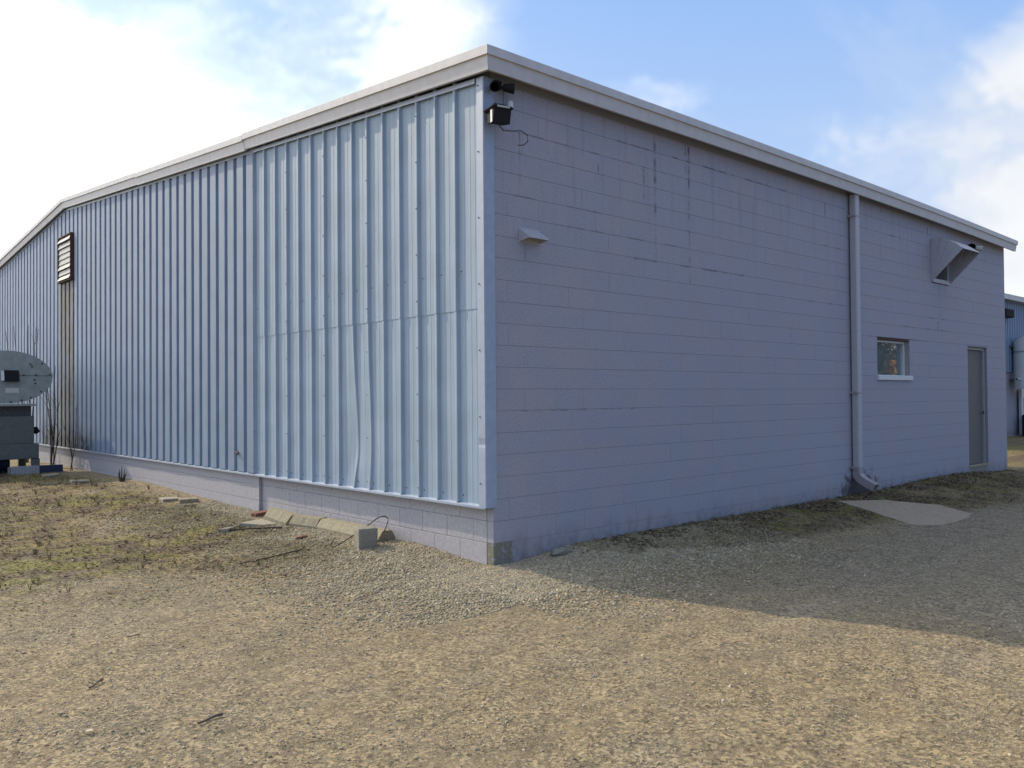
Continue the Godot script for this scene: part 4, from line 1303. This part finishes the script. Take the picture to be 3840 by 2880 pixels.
func make_yard_things() -> void:
	# broken kerb in three lengths along the plinth
	var cg := ""
	for e in [[Vector3(-0.268, 0.035, -3.215), 0.56, 61, 0.02, 0.03, 0.07, 2.0, "weathered end length of broken concrete kerb, tilted up beside the plinth"], [Vector3(-0.140, 0.030, -2.795), 0.425, 62, 0.02, 0.015, 0.02, 18.0, "short middle length of broken concrete kerb beside the plinth"], [Vector3(-0.136, 0.030, -1.51), 1.265, 63, 0.005, 0.02, 0.0, 0.0, "longest length of broken concrete kerb, ending behind the square concrete block"]]:
		var o := part("concrete_kerb", curb_mesh(e[1], e[2], e[3], e[4]), M.concrete, self, e[0])
		o.rotation = Vector3(e[5], deg_to_rad(e[6]), 0)
		tag(o, e[7], "kerb", cg)
	var cb := part("concrete_block", rough_cube(0.195, 0.215, 0.20, 71), M.concrete_dark, self, Vector3(-0.425, gh(-0.425, -1.45) - 0.012, -1.455))
	cb.rotation.y = deg_to_rad(-17.0)
	tag(cb, "square mossy concrete block standing in front of the broken kerb", "block")
	var s := Shape.new()
	var pth := [Vector3(-0.687, 0.126, -1.62), Vector3(-0.726, 0.082, -1.62), Vector3(-0.715, 0.060, -1.62), Vector3(-0.690, 0.056, -1.62), Vector3(-0.633, 0.080, -1.605), Vector3(-0.396, 0.203, -1.565), Vector3(-0.245, 0.297, -1.54), Vector3(-0.200, 0.316, -1.53), Vector3(-0.155, 0.318, -1.52), Vector3(-0.122, 0.298, -1.52), Vector3(-0.115, 0.262, -1.52), Vector3(-0.160, 0.200, -1.50), Vector3(-0.185, 0.160, -1.50)]
	var rr := []
	for q in pth: rr.append(0.0055)
	s.tube(pth, rr, 7)
	var rb := part("steel_rod", s.mesh(), M.rebar, self)
	tag(rb, "rusty bent steel rod hooked over the broken kerb", "rod")
	s = Shape.new()
	var rp := []; var rq := []
	for k in 7:
		var t := k / 6.0
		var pt := Vector3(lerpf(-1.50, -0.84, t), 0, lerpf(-1.98, -1.95, t) + 0.02 * sin(t * 5.0))
		pt.y = gh(pt.x, pt.z) + 0.016
		rp.append(pt); rq.append(0.006)
	s.tube(rp, rq, 6)
	tag(part("steel_rod", s.mesh(), M.rebar, self), "thin rusty rod lying on the gravel in front of the kerb", "rod")
	s = Shape.new()
	rp = []; rq = []
	for k in 7:
		var t := k / 6.0
		var pt := Vector3(lerpf(-0.98, -0.50, t), 0, lerpf(-3.55, -3.10, t))
		pt.y = gh(pt.x, pt.z) + 0.02
		rp.append(pt); rq.append(0.009)
	s.tube(rp, rq, 6)
	tag(part("steel_rod", s.mesh(), M.rebar, self), "dark rod lying beside the tilted end of the kerb", "rod")
	# flat broken slabs
	for e in [["stone_slab", Vector3(-0.56, 0, -3.55), 0.0, [Vector2(-0.20, -0.10), Vector2(0.16, -0.28), Vector2(0.20, 0.12), Vector2(0.02, 0.14)], 0.028, 81, "pale triangular stone slab beside the tilted end of the kerb", "stone_flag"],
		["stone_slab", Vector3(-0.49, 0, -6.55), 0.2, [Vector2(-0.17, 0.10), Vector2(0.12, 0.13), Vector2(0.17, -0.12), Vector2(-0.10, -0.13)], 0.03, 82, "flat paving slab with warm edge, the lower of two lying together", "stone_flag"],
		["stone_slab", Vector3(-0.37, 0, -6.22), -0.1, [Vector2(-0.14, 0.12), Vector2(0.12, 0.15), Vector2(0.16, -0.10), Vector2(-0.08, -0.14)], 0.045, 83, "mossy paving slab, the thicker of two lying together", "concrete"],
		["stone_slab", Vector3(-0.84, 0, -9.75), 0.1, [Vector2(-0.16, 0.10), Vector2(0.14, 0.09), Vector2(0.17, -0.12), Vector2(-0.12, -0.12)], 0.04, 84, "single pale slab lying on the mossy ground", "stone_flag"],
		["stone_slab", Vector3(-0.84, 0, -11.55), 0.4, [Vector2(-0.14, 0.10), Vector2(0.15, 0.07), Vector2(0.14, -0.12), Vector2(-0.15, -0.10)], 0.035, 85, "pale slab lying in front of the painted beam", "stone_flag"],
		["clay_tile", Vector3(-0.20, 0, -4.22), 0.35, [Vector2(-0.16, 0.05), Vector2(0.14, 0.05), Vector2(0.15, -0.06), Vector2(-0.15, -0.05)], 0.05, 86, "red clay brick lying against the foot of the plinth step", "brick"],
		["clay_tile", Vector3(-0.62, 0, -2.42), 0.2, [Vector2(-0.08, 0.02), Vector2(0.08, 0.02), Vector2(0.07, -0.025), Vector2(-0.07, -0.02)], 0.022, 87, "small pinkish tile shard in front of the kerb's middle length", "brick"],
		["stone_slab", Vector3(-0.93, 0, -3.55), 0.5, [Vector2(-0.08, 0.05), Vector2(0.09, 0.04), Vector2(0.07, -0.05), Vector2(-0.08, -0.04)], 0.04, 88, "small dark stone chunk near the dark rod", "concrete_dark"]]:
		var at: Vector3 = e[1]
		at.y = gh(at.x, at.z) + 0.004
		var o := part(e[0], rough_slab(e[3], e[4], e[5]), M[e[7]], self, at)
		o.rotation = Vector3(rng.randf_range(-0.05, 0.05), e[2], rng.randf_range(-0.05, 0.05))
		tag(o, e[6], "brick" if e[7] == "brick" else "slab")
	# loose rock at the foot of the block wall
	var rk := part("rock", pebble_mesh(91, 3), M.concrete_dark, self, Vector3(0.70, gh(0.7, 0.16) + 0.02, 0.15))
	rk.scale = Vector3(0.15, 0.055, 0.09)
	tag(rk, "flat grey rock at the foot of the block wall", "rock")
	make_hopper()
	make_stems()
	# twigs and leaf in the foreground
	for e in [[Vector3(-3.382, 0, 1.753), Vector3(-3.244, 0, 1.716), 0.009, "short thick brown stick lying on the gravel"], [Vector3(-3.598, 0, 0.795), Vector3(-3.504, 0, 0.711), 0.007, "small dark forked twig lying on the gravel"], [Vector3(-3.142, 0, -0.027), Vector3(-3.064, 0, -0.006), 0.0045, "thin straight dark twig lying on the gravel"]]:
		s = Shape.new()
		var path := []; var rad := []
		for k in 6:
			var t := k / 5.0
			var q: Vector3 = e[0].lerp(e[1], t) + Vector3(0, 0, 0.006 * sin(t * 6.0))
			q.y = gh(q.x, q.z) + 0.012 + 0.004 * t
			path.append(q); rad.append(e[2] * 0.8 * (0.75 + 0.35 * t))
		s.tube(path, rad, 6)
		if e[2] == 0.007: s.tube([path[2], path[2] + Vector3(-0.02, 0.006, -0.045)], [0.005, 0.003], 5)
		tag(part("twig", s.mesh(), M.twig, self), e[3], "twig")
	s = Shape.new()
	for k in 5:
		var ta := k / 5.0; var tb := (k + 1) / 5.0
		var wa := 0.011 * sin(PI * ta); var wb := 0.011 * sin(PI * tb)
		s.quad(Vector3(-wa, 0.006 * ta, ta * 0.055), Vector3(wa, 0.004, ta * 0.055), Vector3(wb, 0.004, tb * 0.055), Vector3(-wb, 0.006 * tb, tb * 0.055))
	var lf := part("fallen_leaf", s.mesh(), M.dry_leaf, self, Vector3(-3.813, gh(-3.813, 1.476) + 0.014, 1.476))
	lf.rotation.y = 0.9
	tag(lf, "single pale dry leaf lying on the gravel near the stick", "leaf")

func make_hopper() -> void:
	var z0 := -12.8
	var gy := 0.09
	var h := thing("hopper_machine", "grey-green machine with oval drum face and box hopper on legs", "machine", Vector3(-1.37, gy, z0))
	# oval drum: face plate towards +z, body behind it
	var outline := []
	for k in 48:
		var an := TAU * k / 48.0
		var q := Vector2(cos(an) * 0.80 + 0.05, sin(an) * 0.51 + 1.90)
		q.y = maxf(q.y, 1.385)
		outline.append(q)
	var s := Shape.new()
	s.prism(outline, Vector3.ZERO, Vector3(1, 0, 0), Vector3(0, 1, 0), Vector3(0, 0, -0.03))
	var fp := part("face_plate", s.mesh(), M.hopper, h)
	var inner := outline.map(func(p): return Vector2(p.x * 0.97, (p.y - 1.9) * 0.96 + 1.9))
	s = Shape.new()
	s.prism(inner, Vector3(0, 0, -0.0305), Vector3(1, 0, 0), Vector3(0, 1, 0), Vector3(0, 0, -1.5))
	part("drum", s.mesh(), M.hopper_dark, h)
	s = Shape.new(); s.bevel_box(Vector3(-0.74, 1.925, 0.0005), Vector3(0.84, 1.935, 0.006), 0.002)
	part("seam", s.mesh(), M.hopper_dark, fp)
	s = Shape.new(); s.hexa([Vector3(0.0, 1.81, 0.10), Vector3(0.25, 1.81, 0.10), Vector3(0.25, 1.81, 0.001), Vector3(0.0, 1.81, 0.001), Vector3(0.0, 2.03, 0.03), Vector3(0.25, 2.03, 0.03), Vector3(0.25, 2.03, 0.001), Vector3(0.0, 2.03, 0.001)])
	var hb := part("hatch", s.mesh(), M.black, fp)
	s = Shape.new(); s.hexa([Vector3(-0.05, 1.83, 0.05), Vector3(-0.003, 1.83, 0.08), Vector3(-0.003, 1.83, 0.002), Vector3(-0.05, 1.83, 0.002), Vector3(-0.05, 2.02, 0.02), Vector3(-0.003, 2.02, 0.03), Vector3(-0.003, 2.02, 0.002), Vector3(-0.05, 2.02, 0.002)])
	part("hatch_side", s.mesh(), M.white, hb)
	s = Shape.new(); s.box(Vector3(0.03, 1.595, 0.0008), Vector3(0.255, 1.69, 0.003))
	part("sticker", s.mesh(), M.label, fp)
	for e in [Vector2(0.80, 1.95), Vector2(0.55, 1.945), Vector2(0.45, 2.16), Vector2(0.48, 2.11), Vector2(0.52, 1.85), Vector2(0.54, 1.78), Vector2(0.34, 1.94), Vector2(0.66, 2.17), Vector2(0.30, 1.45), Vector2(0.12, 1.42), Vector2(0.46, 1.50), Vector2(0.64, 1.62), Vector2(-0.1, 1.42)]:
		s = Shape.new(); s.bevel_box(Vector3(e.x - 0.016, e.y - 0.016, 0.001), Vector3(e.x + 0.016, e.y + 0.016, 0.022), 0.006)
		part("bolt", s.mesh(), M.hopper_dark, fp)
	s = Shape.new(); s.bevel_box(Vector3(-0.62, 1.335, -0.10), Vector3(0.545, 1.383, 0.035), 0.008)
	part("lower_lip", s.mesh(), M.hopper, h)
	s = Shape.new(); s.box(Vector3(-0.95, 1.14, -1.30), Vector3(0.50, 1.334, -0.14))
	part("throat", s.mesh(), M.hopper_dark, h)
	s = Shape.new(); s.bevel_box(Vector3(-1.3, 0.60, -1.35), Vector3(0.535, 1.139, -0.06), 0.012)
	part("hopper_box", s.mesh(), M.hopper_body, h)
	s = Shape.new(); s.bevel_box(Vector3(-1.3, 0.30, -1.36), Vector3(0.62, 0.599, -0.05), 0.012)
	part("frame_beam", s.mesh(), M.hopper_body, h)
	for e in [[0.50, -0.17], [0.50, -1.30], [-1.25, -0.17], [-1.25, -1.30]]:
		s = Shape.new(); s.bevel_box(Vector3(e[0], -0.12, e[1]), Vector3(e[0] + 0.14, 0.299, e[1] + 0.10), 0.008)
		part("leg", s.mesh(), M.hopper_body, h)
	s = Shape.new()
	s.tube([Vector3(0.536, 0.86, -0.25), Vector3(0.60, 0.86, -0.25), Vector3(0.64, 0.80, -0.25)], [0.06, 0.07, 0.05], 10)
	part("valve", s.mesh(), M.black, h)
	# navy drum lying under the machine
	s = Shape.new()
	s.tube([Vector3(-0.7, 0.20, 0), Vector3(-0.69, 0.20, 0), Vector3(0.44, 0.20, 0), Vector3(0.45, 0.20, 0)], [0.19, 0.20, 0.20, 0.19], 18)
	s.tube([Vector3(-0.15, 0.20, 0), Vector3(-0.12, 0.20, 0)], [0.207, 0.207], 18)
	var br := part("oil_drum", s.mesh(), M.navy, self, Vector3(-1.62, gh(-1.6, -13.4) - 0.01, -13.45))
	tag(br, "dark navy drum lying under the hopper machine", "drum")
	# painted beam lying in front: grey half and blue half
	var bm := thing("painted_beam", "painted beam, half grey and half blue, lying before the hopper machine", "beam", Vector3(-0.88, gh(-0.88, -12.55) - 0.01, -12.50), deg_to_rad(-9.0))
	s = Shape.new(); s.bevel_box(Vector3(-0.42, 0.0, -0.11), Vector3(0.06, 0.165, 0.0), 0.008)
	part("grey_half", s.mesh(), M.beam_grey, bm)
	s = Shape.new(); s.bevel_box(Vector3(0.061, 0.001, -0.109), Vector3(0.46, 0.168, 0.001), 0.008)
	part("blue_half", s.mesh(), M.navy, bm)
	s = Shape.new(); s.bevel_box(Vector3(-0.47, 0.004, -0.10), Vector3(-0.421, 0.155, -0.01), 0.006)
	part("end_fitting", s.mesh(), M.concrete_dark, bm)

func stem_path(s: Shape, a: Vector3, e: Vector3, r0: float, twigs: int) -> void:
	var path := []; var rad := []
	var n := 8
	for k in n + 1:
		var t := k / float(n)
		path.append(a.lerp(e, t) + Vector3(0.03 * sin(t * 4.0 + a.z), 0, 0.05 * sin(t * 3.1 + a.x * 7.0)) * t * (1.0 - t) * 4.0)
		rad.append(lerpf(r0, r0 * 0.35, t))
	s.tube(path, rad, 5)
	for k in twigs:
		var i := 3 + rng.randi() % (n - 3)
		var d: Vector3 = (e - a).normalized() + Vector3(rng.randf_range(-0.8, 0.3), rng.randf_range(-0.1, 0.4), rng.randf_range(-0.8, 0.8))
		s.tube([path[i], path[i] + d.normalized() * rng.randf_range(0.10, 0.32)], [rad[i] * 0.6, rad[i] * 0.3], 4)

func make_stems() -> void:
	# bare saplings between the machine and the gable
	var data := [["tall bare sapling rising above the drum of the machine", Vector3(-0.35, 0.1, -15.7), [Vector3(-0.4, 3.2, -17.6), Vector3(-0.35, 3.3, -17.0), Vector3(-0.3, 3.25, -15.8), Vector3(-0.28, 3.15, -15.2), Vector3(-0.3, 3.1, -14.9)], 0.014, 5],
		["bare bushy sapling between the machine and the stained gable", Vector3(-0.30, 0.1, -13.75), [Vector3(-0.28, 2.25, -13.6), Vector3(-0.33, 1.9, -14.2), Vector3(-0.25, 1.7, -13.5), Vector3(-0.36, 2.0, -13.9), Vector3(-0.40, 1.3, -13.6), Vector3(-0.28, 1.5, -13.3)], 0.012, 8],
		["two-stemmed dry weed against the stained plinth", Vector3(-0.28, 0.12, -12.35), [Vector3(-0.26, 1.45, -12.1), Vector3(-0.28, 1.05, -12.95), Vector3(-0.28, 0.75, -12.5)], 0.009, 3]]
	for e in data:
		var t := thing("bare_sapling", e[0], "sapling", e[1])
		for q in e[2]:
			var s := Shape.new()
			stem_path(s, Vector3(rng.randf_range(-0.04, 0.04), -0.03, rng.randf_range(-0.05, 0.05)), q - e[1], e[3], e[4])
			part("stem", s.mesh(), M.stem, t)
	var w := thing("dark_weed", "small dark dead weed growing at the foot of the plinth", "weed", Vector3(-0.28, gh(-0.28, -9.35), -9.35))
	for k in 9:
		var s := Shape.new()
		var an := TAU * k / 9.0
		s.tube([Vector3(cos(an) * 0.02, -0.02, sin(an) * 0.03), Vector3(cos(an) * 0.05, 0.09, sin(an) * 0.06), Vector3(cos(an) * 0.06 + 0.01, 0.11 + 0.05 * (k % 4), sin(an) * 0.07)], [0.016, 0.011, 0.004], 5)
		part("stem", s.mesh(), M.weed, w)

# ------------------------------------------------------------------ loose gravel, litter, grass
func pebble_mesh(sd: int, level := 1) -> ArrayMesh:
	var r := RandomNumberGenerator.new(); r.seed = sd
	var t := (1.0 + sqrt(5.0)) / 2.0
	var p := [Vector3(-1, t, 0), Vector3(1, t, 0), Vector3(-1, -t, 0), Vector3(1, -t, 0), Vector3(0, -1, t), Vector3(0, 1, t), Vector3(0, -1, -t), Vector3(0, 1, -t), Vector3(t, 0, -1), Vector3(t, 0, 1), Vector3(-t, 0, -1), Vector3(-t, 0, 1)]
	for k in 12: p[k] = p[k].normalized() * r.randf_range(0.72, 1.15)
	var f := [[0, 11, 5], [0, 5, 1], [0, 1, 7], [0, 7, 10], [0, 10, 11], [1, 5, 9], [5, 11, 4], [11, 10, 2], [10, 7, 6], [7, 1, 8], [3, 9, 4], [3, 4, 2], [3, 2, 6], [3, 6, 8], [3, 8, 9], [4, 9, 5], [2, 4, 11], [6, 2, 10], [8, 6, 7], [9, 8, 1]]
	var s := Shape.new()
	for q in f:
		var a: Vector3 = p[q[0]]; var b: Vector3 = p[q[1]]; var c: Vector3 = p[q[2]]
		if level <= 1:
			s.tri(a, b, c)
		else:
			var ab := (a + b) * 0.53; var bc := (b + c) * 0.51; var ca := (c + a) * 0.54
			s.tri(a, ab, ca); s.tri(ab, b, bc); s.tri(ca, bc, c); s.tri(ab, bc, ca)
	return s.mesh()

func scatter(called: String, mesh: Mesh, material: Material, rows: Array, label: String, category: String) -> void:
	# rows: [Transform3D, Color]
	var mm := MultiMesh.new()
	mm.transform_format = MultiMesh.TRANSFORM_3D
	mm.use_colors = true
	mm.mesh = mesh
	mm.instance_count = rows.size() / 16
	mm.buffer = PackedFloat32Array(rows)
	var o := MultiMeshInstance3D.new()
	o.multimesh = mm
	o.material_override = material
	o.name = numbered(called)
	add_child(o)
	tag(o, label, category)
	o.set_meta("kind", "stuff")

func put(buf: Array, b: Basis, p: Vector3, c: Color) -> void:
	buf.append_array([b.x.x, b.y.x, b.z.x, p.x, b.x.y, b.y.y, b.z.y, p.y, b.x.z, b.y.z, b.z.z, p.z, c.r, c.g, c.b, 1.0])

func make_scatter() -> void:
	rng.seed = 99
	var stones := [[], [], []]
	var names := ["tan and grey crushed gravel spread over the drive", "coarser loose gravel banked around the building corner", "scattered angular grey chips on the yard"]
	var tones := [Color(0.29, 0.245, 0.165), Color(0.28, 0.243, 0.17), Color(0.34, 0.29, 0.20), Color(0.25, 0.213, 0.15), Color(0.30, 0.24, 0.155), Color(0.29, 0.262, 0.205), Color(0.43, 0.385, 0.285), Color(0.20, 0.17, 0.13)]
	for k in 520000:
		var x: float; var z: float
		var sel := k % 10
		if sel < 6:
			# drive in front, densest near the camera's side of the yard
			x = rng.randf_range(-6.0, 4.5); z = rng.randf_range(-2.5, 5.2)
		elif sel < 8:
			# banked gravel around the corner and along both walls
			if rng.randf() < 0.55:
				x = -absf(rng.randfn(0, 0.75)); z = rng.randf_range(-6.0, 1.0)
			else:
				x = rng.randf_range(-0.6, 3.5); z = absf(rng.randfn(0, 0.65))
		else:
			x = rng.randf_range(-6.0, 9.0); z = rng.randf_range(-9.0, 5.0)
		if x > (-0.05 if z < -4.6 else -0.008) and z < 0.008 and x < LEN_X: continue
		if x > 5.3 and on_pad(x, z) and rng.randf() < 0.97: continue
		var nb := big.get_noise_2d(x * 1.4 + 40.0, z * 1.4)
		var nm := mid.get_noise_2d(x * 0.8 + 11.0, z * 0.8)
		var v := veg(x, z)
		if sel < 6 and rng.randf() > 0.46 + nb * 0.9 + nm * 0.5 - 0.42 * smoothstep(0.8, 2.4, x) * smoothstep(0.9, 1.8, z): continue
		if sel >= 6 and sel < 8 and rng.randf() < v * 0.75: continue
		if sel >= 8 and rng.randf() < v * 0.6: continue
		var loose := sel >= 6 and sel < 8
		var size := rng.randf_range(0.002, 0.0052)
		if loose: size = rng.randf_range(0.005, 0.014)
		elif rng.randf() < 0.02: size = rng.randf_range(0.007, 0.012)
		var b := Basis(Vector3.UP, rng.randf() * TAU) * Basis(Vector3(1, 0, 0), rng.randf_range(-0.5, 0.5)) * Basis.from_scale(Vector3(size * rng.randf_range(0.8, 1.5), size * rng.randf_range(0.45, 0.8), size))
		var c: Color = tones[rng.randi() % tones.size()] * rng.randf_range(0.9, 1.3)
		c = Color(c.r * 1.02, c.g * 1.0, c.b * 0.93)
		if v > 0.2: c = c.lerp(Color(0.19, 0.155, 0.08), 0.5)
		var gy := gh(x, z) + 0.006 * fine.get_noise_2d(x, z) + 0.010 * maxf(fine.get_noise_2d(x * 0.5 + 3.0, z * 0.5), 0.0)
		put(stones[1 if loose else (2 if k % 3 == 0 else 0)], b, Vector3(x, gy + size * 0.18, z), c)
	for k in 3:
		scatter(["gravel", "loose_gravel", "gravel_chips"][k], pebble_mesh(101 + k), M.pebble, stones[k], names[k], "gravel")
	# dead leaves and litter flakes
	var s := Shape.new()
	s.quad(Vector3(-1, 0, -0.5), Vector3(-0.7, 0.25, 0.6), Vector3(0.8, 0.1, 0.6), Vector3(1.1, 0.35, -0.4))
	var flakes := []; var blades := []
	for k in 130000:
		var x: float; var z: float
		if k % 3 < 2:
			x = -rng.randf_range(0.0, 8.5); z = -rng.randf_range(0.3, 15.0)
		else:
			x = rng.randf_range(0.3, 14.0); z = pow(rng.randf(), 1.6) * 2.4
		var v := veg(x, z)
		if rng.randf() > v or on_pad(x, z): continue
		if x > -0.06 and z < 0.03: continue
		var y := gh(x, z)
		var litter := clampf(0.45 + mid.get_noise_2d(x * 1.3 + 20.0, z * 1.3) * 1.9, 0, 1)
		if rng.randf() < litter:
			var size := rng.randf_range(0.007, 0.020)
			var b := Basis(Vector3.UP, rng.randf() * TAU) * Basis(Vector3(1, 0, 0), rng.randf_range(-0.6, 0.6)) * Basis.from_scale(Vector3.ONE * size)
			put(flakes, b, Vector3(x, y + 0.008 + rng.randf() * 0.012, z), [Color(0.13, 0.085, 0.05), Color(0.18, 0.13, 0.08), Color(0.085, 0.06, 0.04), Color(0.24, 0.19, 0.11)][rng.randi() % 4])
		else:
			var hgt := rng.randf_range(0.010, 0.030)
			var b := Basis(Vector3.UP, rng.randf() * TAU) * Basis.from_scale(Vector3(hgt, hgt * 0.6, hgt))
			put(blades, b, Vector3(x, y - 0.002, z), [Color(0.17, 0.17, 0.045), Color(0.24, 0.21, 0.08), Color(0.30, 0.24, 0.11), Color(0.12, 0.14, 0.035), Color(0.22, 0.20, 0.06)][rng.randi() % 5])
	scatter("leaf_litter", s.mesh(), M.litter, flakes, "dark dead leaf litter in the mossy patches of the yard", "litter")
	s = Shape.new()
	for k in 7:
		var an := TAU * k / 7.0
		var d := Vector3(cos(an), 0, sin(an)); var w := Vector3(-sin(an), 0, cos(an)) * 0.10
		var a := d * 0.15; var m := d * 0.55 + Vector3(0, 0.45 + 0.1 * (k % 3), 0); var e := d * (1.0 + 0.15 * (k % 2)) + Vector3(0, 0.42 + 0.2 * (k % 3), 0)
		s.quad(a - w, a + w, m + w * 0.7, m - w * 0.7)
		s.tri(m - w * 0.7, m + w * 0.7, e)
	var stalks := []
	for k in 3200:
		var x: float; var z: float
		if k % 2 == 0:
			x = -rng.randf_range(0.1, 7.0); z = -rng.randf_range(1.5, 14.0)
		else:
			x = rng.randf_range(0.8, 13.5); z = 0.02 + pow(rng.randf(), 2.5) * 1.3
		if on_pad(x, z): continue
		if rng.randf() > veg(x, z) * (0.35 + 1.2 * maxf(big.get_noise_2d(x * 2.0, z * 2.0), 0.0)): continue
		var hgt := rng.randf_range(0.025, 0.075) if x < 0.0 else rng.randf_range(0.015, 0.045)
		put(stalks, Basis(Vector3.UP, rng.randf() * TAU) * Basis.from_scale(Vector3(hgt, hgt * rng.randf_range(0.7, 1.3), hgt)), Vector3(x, gh(x, z) - 0.003, z), [Color(0.20, 0.15, 0.08), Color(0.14, 0.13, 0.04), Color(0.26, 0.20, 0.11), Color(0.10, 0.085, 0.045)][rng.randi() % 4])
	var wd := Shape.new()
	for k in 9:
		var an := TAU * k / 9.0 + 0.3 * (k % 2)
		var d := Vector3(cos(an), 0, sin(an)); var w := Vector3(-sin(an), 0, cos(an)) * 0.045
		var a := d * 0.1; var m := d * (0.3 + 0.1 * (k % 3)) + Vector3(0, 0.6 + 0.15 * (k % 3), 0); var e := d * (0.6 + 0.15 * (k % 3)) + Vector3(0, 0.8 + 0.25 * (k % 4), 0)
		wd.quad(a - w, a + w, m + w * 0.7, m - w * 0.7)
		wd.tri(m - w * 0.7, m + w * 0.7, e)
	scatter("dead_weeds", wd.mesh(), M.litter, stalks, "small standing dead weeds among the moss and along the wall", "weeds")
	scatter("moss_grass", s.mesh(), M.litter, blades, "short olive moss and flattened dry grass tufts in the yard", "grass")
